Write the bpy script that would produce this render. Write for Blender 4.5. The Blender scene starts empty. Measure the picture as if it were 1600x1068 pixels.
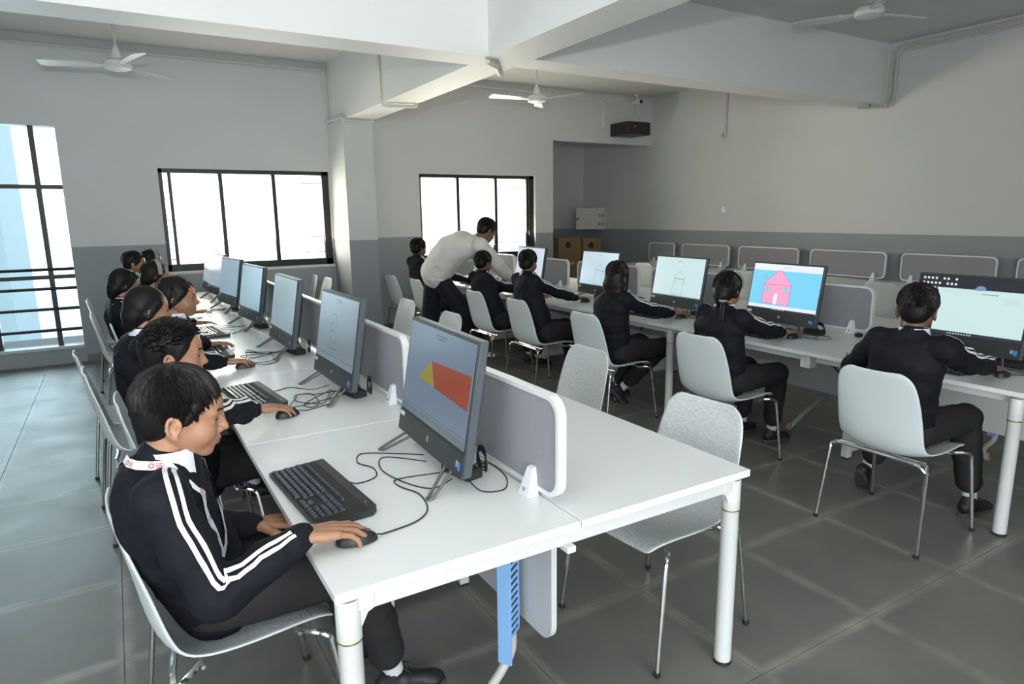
import bpy, bmesh, math, random
from mathutils import Vector, Matrix, noise
from mathutils.bvhtree import BVHTree
random.seed(7)
V = Vector
PI = math.pi
SC = bpy.context.scene
COL = SC.collection

# ------------------------------------------------------------------ camera
cam_d = bpy.data.cameras.new('camera')
cam = bpy.data.objects.new('camera', cam_d)
COL.objects.link(cam)
cam_d.sensor_width = 36.0
cam_d.lens = 1026.98 / 1600 * 36
cam_d.clip_start = 0.05
cam.matrix_world = Matrix(((0.858072, 0.108969, -0.501834, 0.0),
                           (-0.513370, 0.157707, -0.843552, 0.0),
                           (-0.012778, 0.981455, 0.191266, 1.62),
                           (0, 0, 0, 1)))
SC.camera = cam

# ------------------------------------------------------------------ world, light, exposure
SC.view_settings.view_transform = 'Standard'
SC.view_settings.look = 'None'
SC.view_settings.gamma = 1.0
SC.view_settings.use_curve_mapping = False
SC.view_settings.exposure = 0.0
W = bpy.data.worlds.new('sky')
SC.world = W
W.use_nodes = True
wn = W.node_tree
bg = wn.nodes['Background']
tc = wn.nodes.new('ShaderNodeTexCoord')
sp = wn.nodes.new('ShaderNodeSeparateXYZ')
rp = wn.nodes.new('ShaderNodeValToRGB')
mp = wn.nodes.new('ShaderNodeMapRange')
wn.links.new(tc.outputs['Generated'], sp.inputs[0])
wn.links.new(sp.outputs['Z'], mp.inputs['Value'])
mp.inputs['From Min'].default_value = -0.5
mp.inputs['From Max'].default_value = 0.6
wn.links.new(mp.outputs[0], rp.inputs[0])
rp.color_ramp.elements[0].position = 0.0
rp.color_ramp.elements[0].color = (0.72, 0.66, 0.56, 1)
rp.color_ramp.elements[1].position = 1.0
rp.color_ramp.elements[1].color = (0.62, 0.80, 1.0, 1)
e = rp.color_ramp.elements.new(0.45)
e.color = (0.93, 0.97, 1.0, 1)
wn.links.new(rp.outputs[0], bg.inputs['Color'])
bg.inputs['Strength'].default_value = 2.9

def area(name, loc, rot, sx, sy, power, color, portal=False):
    d = bpy.data.lights.new(name, 'AREA')
    d.shape = 'RECTANGLE'; d.size = sx; d.size_y = sy
    d.energy = power; d.color = color
    if portal: d.cycles.is_portal = True
    o = bpy.data.objects.new(name, d); COL.objects.link(o)
    o.location = loc; o.rotation_euler = rot
    return o
R90 = PI / 2
# daylight through the window openings (back windows, left glazing, windows behind the camera)
area('daylight_back_window', (1.52, 9.12, 1.6), (-R90 - 0.35, 0, 0), 1.9, 1.15, 80, (1.0, 0.89, 0.74))
area('daylight_back_window', (4.80, 9.12, 1.6), (-R90 - 0.35, 0, 0), 1.9, 1.15, 150, (1.0, 0.88, 0.70))
area('daylight_glass_door', (-1.35, 9.12, 1.4), (-R90, 0, 0), 1.7, 2.3, 80, (0.70, 0.90, 1.0))
area('daylight_left_windows', (-2.62, -0.45, 1.75), (0, -R90, 0), 1.6, 2.8, 45, (0.94, 0.97, 1.0))
area('daylight_front_windows', (0.1, -2.62, 1.35), (R90, 0, 0), 3.0, 2.3, 160, (0.97, 0.99, 1.0))
# the photographer's flash, turned up and forward
area('camera_flash', (-0.12, -0.25, 1.95), (math.radians(150), 0, 0), 0.12, 0.08, 118, (0.98, 1.0, 0.98))

# ------------------------------------------------------------------ materials
MATS = {}
def mat(name, col, rough=0.5, metal=0.0, spec=0.5, var=0.0, vs=8.0, bump=0.0, bs=60.0, emit=0.0, sheen=0.0, coat=0.0):
    m = bpy.data.materials.new(name); m.use_nodes = True
    nt = m.node_tree; b = nt.nodes['Principled BSDF']
    b.inputs['Base Color'].default_value = (*col, 1)
    b.inputs['Roughness'].default_value = rough
    b.inputs['Metallic'].default_value = metal
    b.inputs['Specular IOR Level'].default_value = spec
    if sheen: b.inputs['Sheen Weight'].default_value = sheen
    if coat: b.inputs['Coat Weight'].default_value = coat
    t = nt.nodes.new('ShaderNodeTexCoord')
    if var:
        n = nt.nodes.new('ShaderNodeTexNoise'); n.inputs['Scale'].default_value = vs
        n.inputs['Detail'].default_value = 5
        nt.links.new(t.outputs['Object'], n.inputs['Vector'])
        r = nt.nodes.new('ShaderNodeMapRange')
        r.inputs['To Min'].default_value = 1 - var; r.inputs['To Max'].default_value = 1 + var
        nt.links.new(n.outputs['Fac'], r.inputs['Value'])
        x = nt.nodes.new('ShaderNodeVectorMath'); x.operation = 'SCALE'
        x.inputs[0].default_value = col
        nt.links.new(r.outputs[0], x.inputs['Scale'])
        nt.links.new(x.outputs[0], b.inputs['Base Color'])
    if bump:
        n2 = nt.nodes.new('ShaderNodeTexNoise'); n2.inputs['Scale'].default_value = bs
        n2.inputs['Detail'].default_value = 3
        nt.links.new(t.outputs['Object'], n2.inputs['Vector'])
        bp = nt.nodes.new('ShaderNodeBump'); bp.inputs['Strength'].default_value = bump
        bp.inputs['Distance'].default_value = 0.004
        nt.links.new(n2.outputs['Fac'], bp.inputs['Height'])
        nt.links.new(bp.outputs[0], b.inputs['Normal'])
    if emit:
        b.inputs['Emission Color'].default_value = (*col, 1)
        b.inputs['Emission Strength'].default_value = emit
    MATS[name] = m
    return m

def wall_paint():
    m = mat('wall_paint', (0.55, 0.57, 0.565), 0.6)
    nt = m.node_tree; b = nt.nodes['Principled BSDF']
    g = nt.nodes.new('ShaderNodeNewGeometry'); s = nt.nodes.new('ShaderNodeSeparateXYZ')
    nt.links.new(g.outputs['Position'], s.inputs[0])
    c = nt.nodes.new('ShaderNodeMath'); c.operation = 'GREATER_THAN'; c.inputs[1].default_value = 1.315
    nt.links.new(s.outputs['Z'], c.inputs[0])
    mx = nt.nodes.new('ShaderNodeMix'); mx.data_type = 'RGBA'
    mx.inputs['A'].default_value = (0.27, 0.30, 0.32, 1)
    mx.inputs['B'].default_value = (0.57, 0.59, 0.585, 1)
    nt.links.new(c.outputs[0], mx.inputs['Factor'])
    n = nt.nodes.new('ShaderNodeTexNoise'); n.inputs['Scale'].default_value = 1.3; n.inputs['Detail'].default_value = 4
    nt.links.new(g.outputs['Position'], n.inputs['Vector'])
    r = nt.nodes.new('ShaderNodeMapRange'); r.inputs['To Min'].default_value = 0.95; r.inputs['To Max'].default_value = 1.05
    nt.links.new(n.outputs['Fac'], r.inputs['Value'])
    x = nt.nodes.new('ShaderNodeVectorMath'); x.operation = 'SCALE'
    nt.links.new(mx.outputs['Result'], x.inputs[0]); nt.links.new(r.outputs[0], x.inputs['Scale'])
    nt.links.new(x.outputs[0], b.inputs['Base Color'])
    n2 = nt.nodes.new('ShaderNodeTexNoise'); n2.inputs['Scale'].default_value = 25
    nt.links.new(g.outputs['Position'], n2.inputs['Vector'])
    bp = nt.nodes.new('ShaderNodeBump'); bp.inputs['Strength'].default_value = 0.08; bp.inputs['Distance'].default_value = 0.01
    nt.links.new(n2.outputs['Fac'], bp.inputs['Height']); nt.links.new(bp.outputs[0], b.inputs['Normal'])
    return m
M_WALL = wall_paint()
M_CEIL = mat('ceiling_paint', (0.62, 0.64, 0.635), 0.7, var=0.04, vs=1.5)
M_BEAM = mat('beam_paint', (0.72, 0.74, 0.735), 0.6, var=0.03, vs=2)

def floor_mat():
    m = mat('floor_stone', (0.12, 0.12, 0.112), 0.42, bump=0.05, bs=30)
    nt = m.node_tree; b = nt.nodes['Principled BSDF']
    g = nt.nodes.new('ShaderNodeNewGeometry')
    n = nt.nodes.new('ShaderNodeTexNoise'); n.inputs['Scale'].default_value = 2.2; n.inputs['Detail'].default_value = 7
    n.inputs['Roughness'].default_value = 0.6
    nt.links.new(g.outputs['Position'], n.inputs['Vector'])
    cr = nt.nodes.new('ShaderNodeValToRGB')
    cr.color_ramp.elements[0].position = 0.3; cr.color_ramp.elements[0].color = (0.120, 0.121, 0.110, 1)
    cr.color_ramp.elements[1].position = 0.75; cr.color_ramp.elements[1].color = (0.18, 0.178, 0.160, 1)
    nt.links.new(n.outputs['Fac'], cr.inputs[0])
    # cement smeared along the joints of the 0.65 m slabs
    def line(axis, off):
        s = nt.nodes.new('ShaderNodeSeparateXYZ'); nt.links.new(g.outputs['Position'], s.inputs[0])
        nz = nt.nodes.new('ShaderNodeTexNoise'); nz.inputs['Scale'].default_value = 3.0
        nt.links.new(g.outputs['Position'], nz.inputs['Vector'])
        a = nt.nodes.new('ShaderNodeMath'); a.operation = 'MULTIPLY_ADD'
        nt.links.new(nz.outputs['Fac'], a.inputs[0]); a.inputs[1].default_value = 0.03; a.inputs[2].default_value = -off - 0.015
        b2 = nt.nodes.new('ShaderNodeMath'); b2.operation = 'ADD'
        nt.links.new(s.outputs[axis], b2.inputs[0]); nt.links.new(a.outputs[0], b2.inputs[1])
        p = nt.nodes.new('ShaderNodeMath'); p.operation = 'PINGPONG'; p.inputs[1].default_value = 0.325
        nt.links.new(b2.outputs[0], p.inputs[0])
        r = nt.nodes.new('ShaderNodeMapRange'); r.inputs['From Min'].default_value = 0.010; r.inputs['From Max'].default_value = 0.042
        r.inputs['To Min'].default_value = 1; r.inputs['To Max'].default_value = 0
        nt.links.new(p.outputs[0], r.inputs['Value'])
        return r
    l1 = line(0, 1.81); l2 = line(1, 1.33)
    mxx = nt.nodes.new('ShaderNodeMath'); mxx.operation = 'MAXIMUM'
    nt.links.new(l1.outputs[0], mxx.inputs[0]); nt.links.new(l2.outputs[0], mxx.inputs[1])
    n3 = nt.nodes.new('ShaderNodeTexNoise'); n3.inputs['Scale'].default_value = 5; n3.inputs['Detail'].default_value = 6
    nt.links.new(g.outputs['Position'], n3.inputs['Vector'])
    r3 = nt.nodes.new('ShaderNodeMapRange'); r3.inputs['From Min'].default_value = 0.3; r3.inputs['From Max'].default_value = 0.7
    r3.inputs['To Min'].default_value = 0.05; r3.inputs['To Max'].default_value = 0.95
    nt.links.new(n3.outputs['Fac'], r3.inputs['Value'])
    mu = nt.nodes.new('ShaderNodeMath'); mu.operation = 'MULTIPLY'
    nt.links.new(mxx.outputs[0], mu.inputs[0]); nt.links.new(r3.outputs[0], mu.inputs[1])
    mx = nt.nodes.new('ShaderNodeMix'); mx.data_type = 'RGBA'
    mx.inputs['B'].default_value = (0.29, 0.28, 0.25, 1)
    nt.links.new(mu.outputs[0], mx.inputs['Factor']); nt.links.new(cr.outputs[0], mx.inputs['A'])
    nt.links.new(mx.outputs['Result'], b.inputs['Base Color'])
    rr = nt.nodes.new('ShaderNodeMapRange'); rr.inputs['To Min'].default_value = 0.3; rr.inputs['To Max'].default_value = 0.6
    nt.links.new(n.outputs['Fac'], rr.inputs['Value']); nt.links.new(rr.outputs[0], b.inputs['Roughness'])
    return m
M_FLOOR = floor_mat()
M_GROUT = mat('floor_grout', (0.15, 0.145, 0.135), 0.8)
M_BLACKFRAME = mat('window_black', (0.012, 0.012, 0.014), 0.45)
M_STONE = mat('sill_granite', (0.10, 0.105, 0.10), 0.3, var=0.3, vs=120)
M_DESK = mat('desk_laminate', (0.80, 0.825, 0.82), 0.28, var=0.015, vs=40)
M_DESKEDGE = mat('desk_edge', (0.66, 0.69, 0.69), 0.4)
M_WHITEMETAL = mat('white_metal', (0.68, 0.70, 0.69), 0.38)
M_PANEL = mat('panel_white', (0.60, 0.62, 0.62), 0.45)
M_GOLD = mat('brass_ring', (0.55, 0.40, 0.12), 0.3, metal=1)
M_RUBBER = mat('black_rubber', (0.015, 0.015, 0.015), 0.7)
M_FABRIC = mat('partition_fabric', (0.27, 0.27, 0.30), 0.85, var=0.10, vs=180, bump=0.35, bs=400, sheen=0.1)
M_TRIM = mat('partition_trim', (0.72, 0.74, 0.75), 0.4)
M_CLAMP = mat('clamp_plastic', (0.78, 0.82, 0.84), 0.35)
M_BLUE = mat('duct_blue', (0.22, 0.42, 0.72), 0.5)
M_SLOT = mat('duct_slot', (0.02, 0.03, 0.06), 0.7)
M_PIPE = mat('conduit_pipe', (0.50, 0.50, 0.47), 0.5, var=0.05, vs=20)
M_CREAM = mat('conduit_cream', (0.72, 0.71, 0.60), 0.5)
M_CHROME = mat('chrome', (0.72, 0.72, 0.70), 0.14, metal=1.0)
M_CHAIR = mat('chair_shell', (0.62, 0.68, 0.69), 0.36)
def chair_tex():
    m = mat('chair_woven', (0.50, 0.525, 0.53), 0.5)
    nt = m.node_tree; b = nt.nodes['Principled BSDF']
    t = nt.nodes.new('ShaderNodeTexCoord')
    br = nt.nodes.new('ShaderNodeTexVoronoi'); br.inputs['Scale'].default_value = 105
    mp_ = nt.nodes.new('ShaderNodeMapping'); mp_.inputs['Scale'].default_value = (1, 0.62, 1)
    nt.links.new(t.outputs['Object'], mp_.inputs[0]); nt.links.new(mp_.outputs[0], br.inputs['Vector'])
    bp = nt.nodes.new('ShaderNodeBump'); bp.inputs['Strength'].default_value = 0.45; bp.inputs['Distance'].default_value = 0.003
    bp.invert = True
    nt.links.new(br.outputs['Distance'], bp.inputs['Height']); nt.links.new(bp.outputs[0], b.inputs['Normal'])
    r = nt.nodes.new('ShaderNodeMapRange'); r.inputs['From Max'].default_value = 0.7; r.inputs['To Min'].default_value = 1.05; r.inputs['To Max'].default_value = 0.88
    nt.links.new(br.outputs['Distance'], r.inputs['Value'])
    x = nt.nodes.new('ShaderNodeVectorMath'); x.operation = 'SCALE'; x.inputs[0].default_value = (0.60, 0.635, 0.64)
    nt.links.new(r.outputs[0], x.inputs['Scale']); nt.links.new(x.outputs[0], b.inputs['Base Color'])
    return m
M_WOVEN = chair_tex()
M_PC = mat('monitor_black', (0.030, 0.034, 0.036), 0.42)
M_PCSIDE = mat('monitor_side', (0.055, 0.068, 0.080), 0.45)
M_WIRE = mat('stand_wire', (0.16, 0.16, 0.155), 0.4, metal=0.5)
M_KEYB = mat('keyboard_black', (0.018, 0.019, 0.021), 0.45)
M_KEY = mat('keycap', (0.040, 0.050, 0.068), 0.26)
M_CABLE = mat('cable_black', (0.012, 0.012, 0.012), 0.5)
M_WHITE = mat('white_print', (0.80, 0.80, 0.80), 0.5)
M_GREYPRINT = mat('grey_print', (0.30, 0.31, 0.33), 0.5)
M_LOGO = mat('logo_silver', (0.62, 0.63, 0.64), 0.35)
M_STICKBLUE = mat('sticker_blue', (0.03, 0.22, 0.75), 0.4)
M_CARD = mat('cardboard', (0.30, 0.19, 0.10), 0.8, var=0.08, vs=6)
M_CARDDARK = mat('card_print', (0.05, 0.035, 0.03), 0.7)
M_TAPE = mat('card_label', (0.55, 0.50, 0.40), 0.6)
M_IVORY = mat('ivory_steel', (0.62, 0.62, 0.55), 0.45)
M_FAN = mat('fan_white', (0.62, 0.64, 0.64), 0.4)
M_BLACKBOX = mat('black_steel', (0.012, 0.013, 0.013), 0.4)
def glass():
    m = bpy.data.materials.new('window_glass'); m.use_nodes = True
    nt = m.node_tree; nt.nodes.clear()
    o = nt.nodes.new('ShaderNodeOutputMaterial'); t = nt.nodes.new('ShaderNodeBsdfTransparent')
    g = nt.nodes.new('ShaderNodeBsdfGlossy'); g.inputs['Roughness'].default_value = 0.02
    x = nt.nodes.new('ShaderNodeMixShader'); f = nt.nodes.new('ShaderNodeFresnel'); f.inputs['IOR'].default_value = 1.35
    t.inputs['Color'].default_value = (0.93, 0.97, 0.97, 1)
    nt.links.new(f.outputs[0], x.inputs[0]); nt.links.new(t.outputs[0], x.inputs[1]); nt.links.new(g.outputs[0], x.inputs[2])
    nt.links.new(x.outputs[0], o.inputs['Surface'])
    return m
M_GLASS = glass()
SCR = {}
def screen_mat(col, s=1.0, rough=0.25):
    k = (col, s)
    if k not in SCR:
        m = mat('screen_light', (0.02, 0.02, 0.02), rough)
        b = m.node_tree.nodes['Principled BSDF']
        b.inputs['Emission Color'].default_value = (*col, 1)
        b.inputs['Emission Strength'].default_value = s
        SCR[k] = m
    return SCR[k]

# ------------------------------------------------------------------ mesh builder
class MB:
    def __init__(s): s.v = []; s.f = []; s.m = []
    def add(s, vs, fs, mi=0):
        o = len(s.v); s.v += [tuple(v) for v in vs]
        for f in fs: s.f.append(tuple(i + o for i in f)); s.m.append(mi)
        return s
    def box(s, x0, x1, y0, y1, z0, z1, mi=0):
        vs = [(x, y, z) for x in (x0, x1) for y in (y0, y1) for z in (z0, z1)]
        return s.add(vs, [(0, 1, 3, 2), (4, 6, 7, 5), (0, 4, 5, 1), (2, 3, 7, 6), (0, 2, 6, 4), (1, 5, 7, 3)], mi)
    def rbox(s, x0, x1, y0, y1, z0, z1, b=0.003, mi=0):
        # chamfered box
        xs = (x0, x1); ys = (y0, y1); zs = (z0, z1); vs = []; idx = {}
        for i in (0, 1):
            for j in (0, 1):
                for k in (0, 1):
                    sx = b if i == 0 else -b; sy = b if j == 0 else -b; sz = b if k == 0 else -b
                    idx[i, j, k] = len(vs)
                    vs += [(xs[i], ys[j] + sy, zs[k] + sz), (xs[i] + sx, ys[j], zs[k] + sz), (xs[i] + sx, ys[j] + sy, zs[k])]
        bm = bmesh.new()
        bv = [bm.verts.new(v) for v in vs]
        r = bmesh.ops.convex_hull(bm, input=bv)
        bm.verts.index_update()
        s.add([v.co.copy() for v in bm.verts], [[v.index for v in f.verts] for f in bm.faces], mi)
        bm.free(); return s
    def tube(s, pts, r, n=8, mi=0, cap=True):
        pts = [V(p) for p in pts]; R = r if isinstance(r, (list, tuple)) else [r] * len(pts)
        vs = []; fs = []; t0 = (pts[1] - pts[0]).normalized()
        up = V((0, 0, 1)) if abs(t0.z) < 0.9 else V((1, 0, 0))
        a = t0.cross(up).normalized()
        for i, p in enumerate(pts):
            if i == 0: t = pts[1] - pts[0]
            elif i == len(pts) - 1: t = pts[-1] - pts[-2]
            else: t = (pts[i + 1] - p).normalized() + (p - pts[i - 1]).normalized()
            if t.length < 1e-9: t = t0
            t.normalize(); t0 = t
            a = (a - t * a.dot(t)).normalized(); b = t.cross(a)
            for k in range(n):
                th = 2 * PI * k / n
                vs.append(p + (a * math.cos(th) + b * math.sin(th)) * R[i])
        for i in range(len(pts) - 1):
            for k in range(n):
                k2 = (k + 1) % n
                fs.append((i * n + k, i * n + k2, (i + 1) * n + k2, (i + 1) * n + k))
        if cap:
            fs.append(tuple(range(n))[::-1]); fs.append(tuple((len(pts) - 1) * n + k for k in range(n)))
        return s.add(vs, fs, mi)
    def lathe(s, prof, c=(0, 0, 0), n=24, mi=0, axis='z'):
        vs = []; fs = []
        for (r, h) in prof:
            for k in range(n):
                th = 2 * PI * k / n
                a, b = r * math.cos(th), r * math.sin(th)
                p = (a, b, h) if axis == 'z' else ((h, a, b) if axis == 'x' else (a, h, b))
                vs.append((p[0] + c[0], p[1] + c[1], p[2] + c[2]))
        for i in range(len(prof) - 1):
            for k in range(n):
                k2 = (k + 1) % n
                fs.append((i * n + k, i * n + k2, (i + 1) * n + k2, (i + 1) * n + k))
        fs.append(tuple(range(n))[::-1]); fs.append(tuple((len(prof) - 1) * n + k for k in range(n)))
        return s.add(vs, fs, mi)
    def prism(s, outline, t0, t1, axis='x', mi=0):
        # outline in the two other axes, extruded along axis
        n = len(outline)
        def P(u, v, t):
            return (t, u, v) if axis == 'x' else ((u, t, v) if axis == 'y' else (u, v, t))
        vs = [P(u, v, t0) for u, v in outline] + [P(u, v, t1) for u, v in outline]
        fs = [tuple(range(n))[::-1], tuple(range(n, 2 * n))] + [(i, (i + 1) % n, n + (i + 1) % n, n + i) for i in range(n)]
        return s.add(vs, fs, mi)
    def build(s, name, mats, parent=None, smooth=False, loc=None):
        me = bpy.data.meshes.new(name)
        me.from_pydata(s.v, [], s.f)
        ms = mats if isinstance(mats, (list, tuple)) else [mats]
        for m in ms: me.materials.append(m)
        if len(ms) > 1:
            me.polygons.foreach_set('material_index', s.m)
        bm = bmesh.new(); bm.from_mesh(me); bmesh.ops.recalc_face_normals(bm, faces=bm.faces); bm.to_mesh(me); bm.free()
        if smooth:
            me.polygons.foreach_set('use_smooth', [True] * len(me.polygons))
            try: me.set_sharp_from_angle(angle=math.radians(40))
            except Exception: pass
        o = bpy.data.objects.new(name, me); COL.objects.link(o)
        if parent is not None: o.parent = parent
        if loc is not None: o.location = loc
        return o

def rrect(y0, y1, z0, z1, r, n=6):
    pts = []
    for cx, cy, a0 in ((y1 - r, z0 + r, -PI / 2), (y1 - r, z1 - r, 0), (y0 + r, z1 - r, PI / 2), (y0 + r, z0 + r, PI)):
        for k in range(n + 1):
            a = a0 + (PI / 2) * k / n
            pts.append((cx + r * math.cos(a), cy + r * math.sin(a)))
    return pts

def tag(o, label=None, cat=None, group=None, kind=None):
    if label: o['label'] = label
    if cat: o['category'] = cat
    if group: o['group'] = group
    if kind: o['kind'] = kind
    return o
def thing(name, label, cat, loc=(0, 0, 0), rz=0, group=None):
    o = bpy.data.objects.new(name, None); COL.objects.link(o)
    o.empty_display_size = 0.1
    o.location = loc; o.rotation_euler = (0, 0, rz)
    return tag(o, label, cat, group)
def kids(o): return [c for c in KIDS.get(o.name, [])] 
def copy_tree(o, parent=None):
    c = o.copy(); COL.objects.link(c); c.parent = parent
    for ch in list(o.children): copy_tree(ch, c)
    return c
def dup(root, loc, rz=0, label=None, group=None, cat=None):
    c = copy_tree(root)
    c.location = loc; c.rotation_euler = (0, 0, rz)
    if label: c['label'] = label
    if group: c['group'] = group
    return c
def struct(name, mb, m, parent=None, smooth=False):
    o = mb.build(name, m, parent, smooth)
    o['kind'] = 'structure'
    return o
def arc(c, r, a0, a1, n, ax1, ax2):
    return [V(c) + V(ax1) * r * math.cos(a0 + (a1 - a0) * k / n) + V(ax2) * r * math.sin(a0 + (a1 - a0) * k / n) for k in range(n + 1)]
def spline(pts, n=6):
    pts = [V(p) for p in pts]; out = []
    P = [pts[0]] + pts + [pts[-1]]
    for i in range(1, len(P) - 2):
        for k in range(n):
            t = k / n
            a, b, c, d = P[i - 1], P[i], P[i + 1], P[i + 2]
            out.append(0.5 * ((2 * b) + (c - a) * t + (2 * a - 5 * b + 4 * c - d) * t * t + (3 * b - a - 3 * c + d) * t ** 3))
    out.append(pts[-1]); return out
def wall_grid(name, axis, t0, t1, us, zs, holes, m):
    # wall made of the cells of a grid, leaving the holes open; axis = normal axis
    mb = MB()
    for i in range(len(us) - 1):
        for j in range(len(zs) - 1):
            uc = (us[i] + us[i + 1]) / 2; zc = (zs[j] + zs[j + 1]) / 2
            if any(h[0] < uc < h[1] and h[2] < zc < h[3] for h in holes): continue
            if axis == 'y': mb.box(us[i], us[i + 1], t0, t1, zs[j], zs[j + 1])
            else: mb.box(t0, t1, us[i], us[i + 1], zs[j], zs[j + 1])
    return struct(name, mb, m)

# ------------------------------------------------------------------ the room
XL, XR, YF, YB, ZC = -2.6, 8.2, -2.6, 8.95, 3.55
# floor: a cement bed with stone slabs
floor = struct('floor', MB().box(XL - 0.2, XR + 0.2, YF - 0.2, 11.1, -0.12, -0.004), M_GROUT)
slab_mesh = None
g = 0.0012
ix0, iy0 = 1.81 - 7 * 0.65, 1.33 - 6 * 0.65
ns = 0
for i in range(17):
    for j in range(21):
        x0 = ix0 + i * 0.65; y0 = iy0 + j * 0.65
        x1 = min(x0 + 0.65, XR); y1 = min(y0 + 0.65, YB if x0 < 6.0 else 10.9)
        x0c = max(x0, XL); y0c = max(y0, YF)
        if x1 - x0c < 0.05 or y1 - y0c < 0.05: continue
        full = (abs(x1 - x0c - 0.65) < 1e-3 and abs(y1 - y0c - 0.65) < 1e-3)
        if full and slab_mesh:
            o = bpy.data.objects.new('floor_slab', slab_mesh); COL.objects.link(o); o.parent = floor
        else:
            w, d = x1 - x0c, y1 - y0c
            o = MB().rbox(g, w - g, g, d - g, -0.02, 0.0, 0.0008).build('floor_slab', M_FLOOR, floor)
            if full: slab_mesh = o.data
        o.location = (x0c, y0c, random.uniform(-0.0008, 0.0))
        ns += 1
# ceiling
struct('ceiling', MB().box(XL - 0.2, XR + 0.2, YF - 0.2, 11.1, ZC, ZC + 0.2), M_CEIL)
# back wall with glazed opening and two windows, niche opening at the right
W1 = (0.52, 2.53, 0.98, 2.20); W2 = (3.82, 5.79, 0.95, 2.20); DR = (-2.2, -0.43, 0.20, 2.62)
wall_grid('wall_back', 'y', YB, YB + 0.22, [XL - 0.2, -2.2, -0.43, 0.52, 2.53, 3.82, 5.79, 6.13, XR],
          [0, 0.20, 0.95, 0.98, 2.20, 2.62, 2.75, ZC], [W1, W2, DR, (6.13, XR, -1, 2.75)], M_WALL)
mb = MB(); mb.prism([(6.02, YB + 0.22), (6.13, YB + 0.22), (7.30, 10.9), (7.16, 10.9)], 0, ZC, 'z'); mb.box(7.16, XR + 0.2, 10.9, 11.1, 0, ZC)
mb.box(6.13, XR, YB + 0.22, 10.9, 3.0, 3.1)
struct('wall_niche', mb, M_WALL)
struct('wall_right', MB().box(XR, XR + 0.2, YF - 0.2, 10.9, 0, ZC), M_WALL)
# left wall and the wall behind the camera, with their windows
wall_grid('wall_left', 'x', XL - 0.2, XL, [YF - 0.2, -1.9, 1.0, YB], [0, 0.95, 2.5, ZC],
          [(-1.9, 1.0, 0.95, 2.5)], M_WALL)
wall_grid('wall_front', 'y', YF - 0.2, YF, [XL, -1.4, 1.6, XR], [0, 0.15, 2.55, ZC],
          [(-1.4, 1.6, 0.15, 2.55)], M_WALL)
# beams and pillar
struct('trim_1', MB().box(2.58, 2.94, YF, YB, 2.79, ZC), M_BEAM)
struct('trim_2', MB().box(XL, 2.58, 4.63, 4.95, 2.79, ZC), M_BEAM)
struct('trim_3', MB().box(2.94, XR, 4.86, 5.19, 2.87, ZC), M_BEAM)
struct('wall_pillar', MB().box(2.55, 2.93, 8.28, YB, 0, 2.79), M_WALL)

def window(n, x0, x1, z0, z1, muls, y=YB, bars=()):
    fr = MB(); yo = y + 0.05; t = 0.045
    fr.rbox(x0, x1, yo, yo + 0.07, z1 - 0.05, z1); fr.rbox(x0, x1, yo, yo + 0.07, z0, z0 + 0.085)
    fr.rbox(x0, x0 + t, yo, yo + 0.07, z0, z1); fr.rbox(x1 - 0.085, x1, yo, yo + 0.07, z0, z1)
    w = struct('window_%d' % n, fr, M_BLACKFRAME)
    for m in muls:
        s = MB().rbox(m - 0.022, m + 0.022, yo + 0.01, yo + 0.06, z0 + t, z1 - t)
        struct('mullion', s, M_BLACKFRAME, w)
    edges = [x0 + t] + list(muls) + [x1 - t]
    for a, b in zip(edges[:-1], edges[1:]):
        struct('pane', MB().box(a + 0.01, b - 0.01, yo + 0.032, yo + 0.038, z0 + t, z1 - t), M_GLASS, w)
    for (bx0, bx1, bz) in bars:
        struct('guard_rod', MB().tube([(bx0, yo + 0.10, bz), (bx1, yo + 0.10, bz)], 0.005, 6), M_BLACKFRAME, w)
    struct('window_sill', MB().rbox(x0 - 0.01, x1 + 0.01, y - 0.012, yo, z0 - 0.03, z0 + 0.004), M_CEIL, w)
    return w
w1 = window(1, *W1, (1.20, 1.83), bars=[(W1[0], 0.66, z) for z in (1.12, 1.35, 1.6, 1.85, 2.05)] + [(2.2, 2.5, z) for z in (1.15, 1.35, 2.05)])
struct('mullion', MB().rbox(0.62, 0.655, YB + 0.06, YB + 0.1, 1.0, 2.18), M_BLACKFRAME, w1)
w2 = window(2, *W2, (4.46, 5.11), bars=[(5.13, 5.75, z) for z in (1.07, 1.18, 2.02, 2.12)])
struct('mullion', MB().rbox(5.66, 5.70, YB + 0.06, YB + 0.1, 1.0, 2.18), M_BLACKFRAME, w2)
# full-height glazing at the left
dm = MB(); yo = YB + 0.06
dm.rbox(-2.2, -0.43, yo, yo + 0.05, 1.955, 2.0)
dm.rbox(-2.2, -0.43, yo, yo + 0.05, 0.965, 1.01)
d1 = struct('window_3', dm, M_BLACKFRAME)
for xm in (-0.655, -1.21, -1.75):
    struct('mullion', MB().rbox(xm - 0.025, xm + 0.025, yo - 0.005, yo + 0.06, 0.2, 2.62), M_BLACKFRAME, d1)
for z in (1.075, 0.86, 0.63, 0.39):
    struct('guard_rail', MB().tube([(-2.2, yo - 0.02, z), (-0.43, yo - 0.02, z)], 0.018, 8), M_BLACKFRAME, d1)
for a, b in ((-2.2, -1.75), (-1.75, -1.21), (-1.21, -0.655), (-0.655, -0.43)):
    struct('pane', MB().box(a + 0.02, b - 0.02, yo + 0.02, yo + 0.026, 0.2, 2.62), M_GLASS, d1)
struct('window_sill', MB().rbox(-2.2, -0.43, YB - 0.02, yo, 0.17, 0.205), mat('sill_pale', (0.45, 0.50, 0.52), 0.35), d1)
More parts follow.
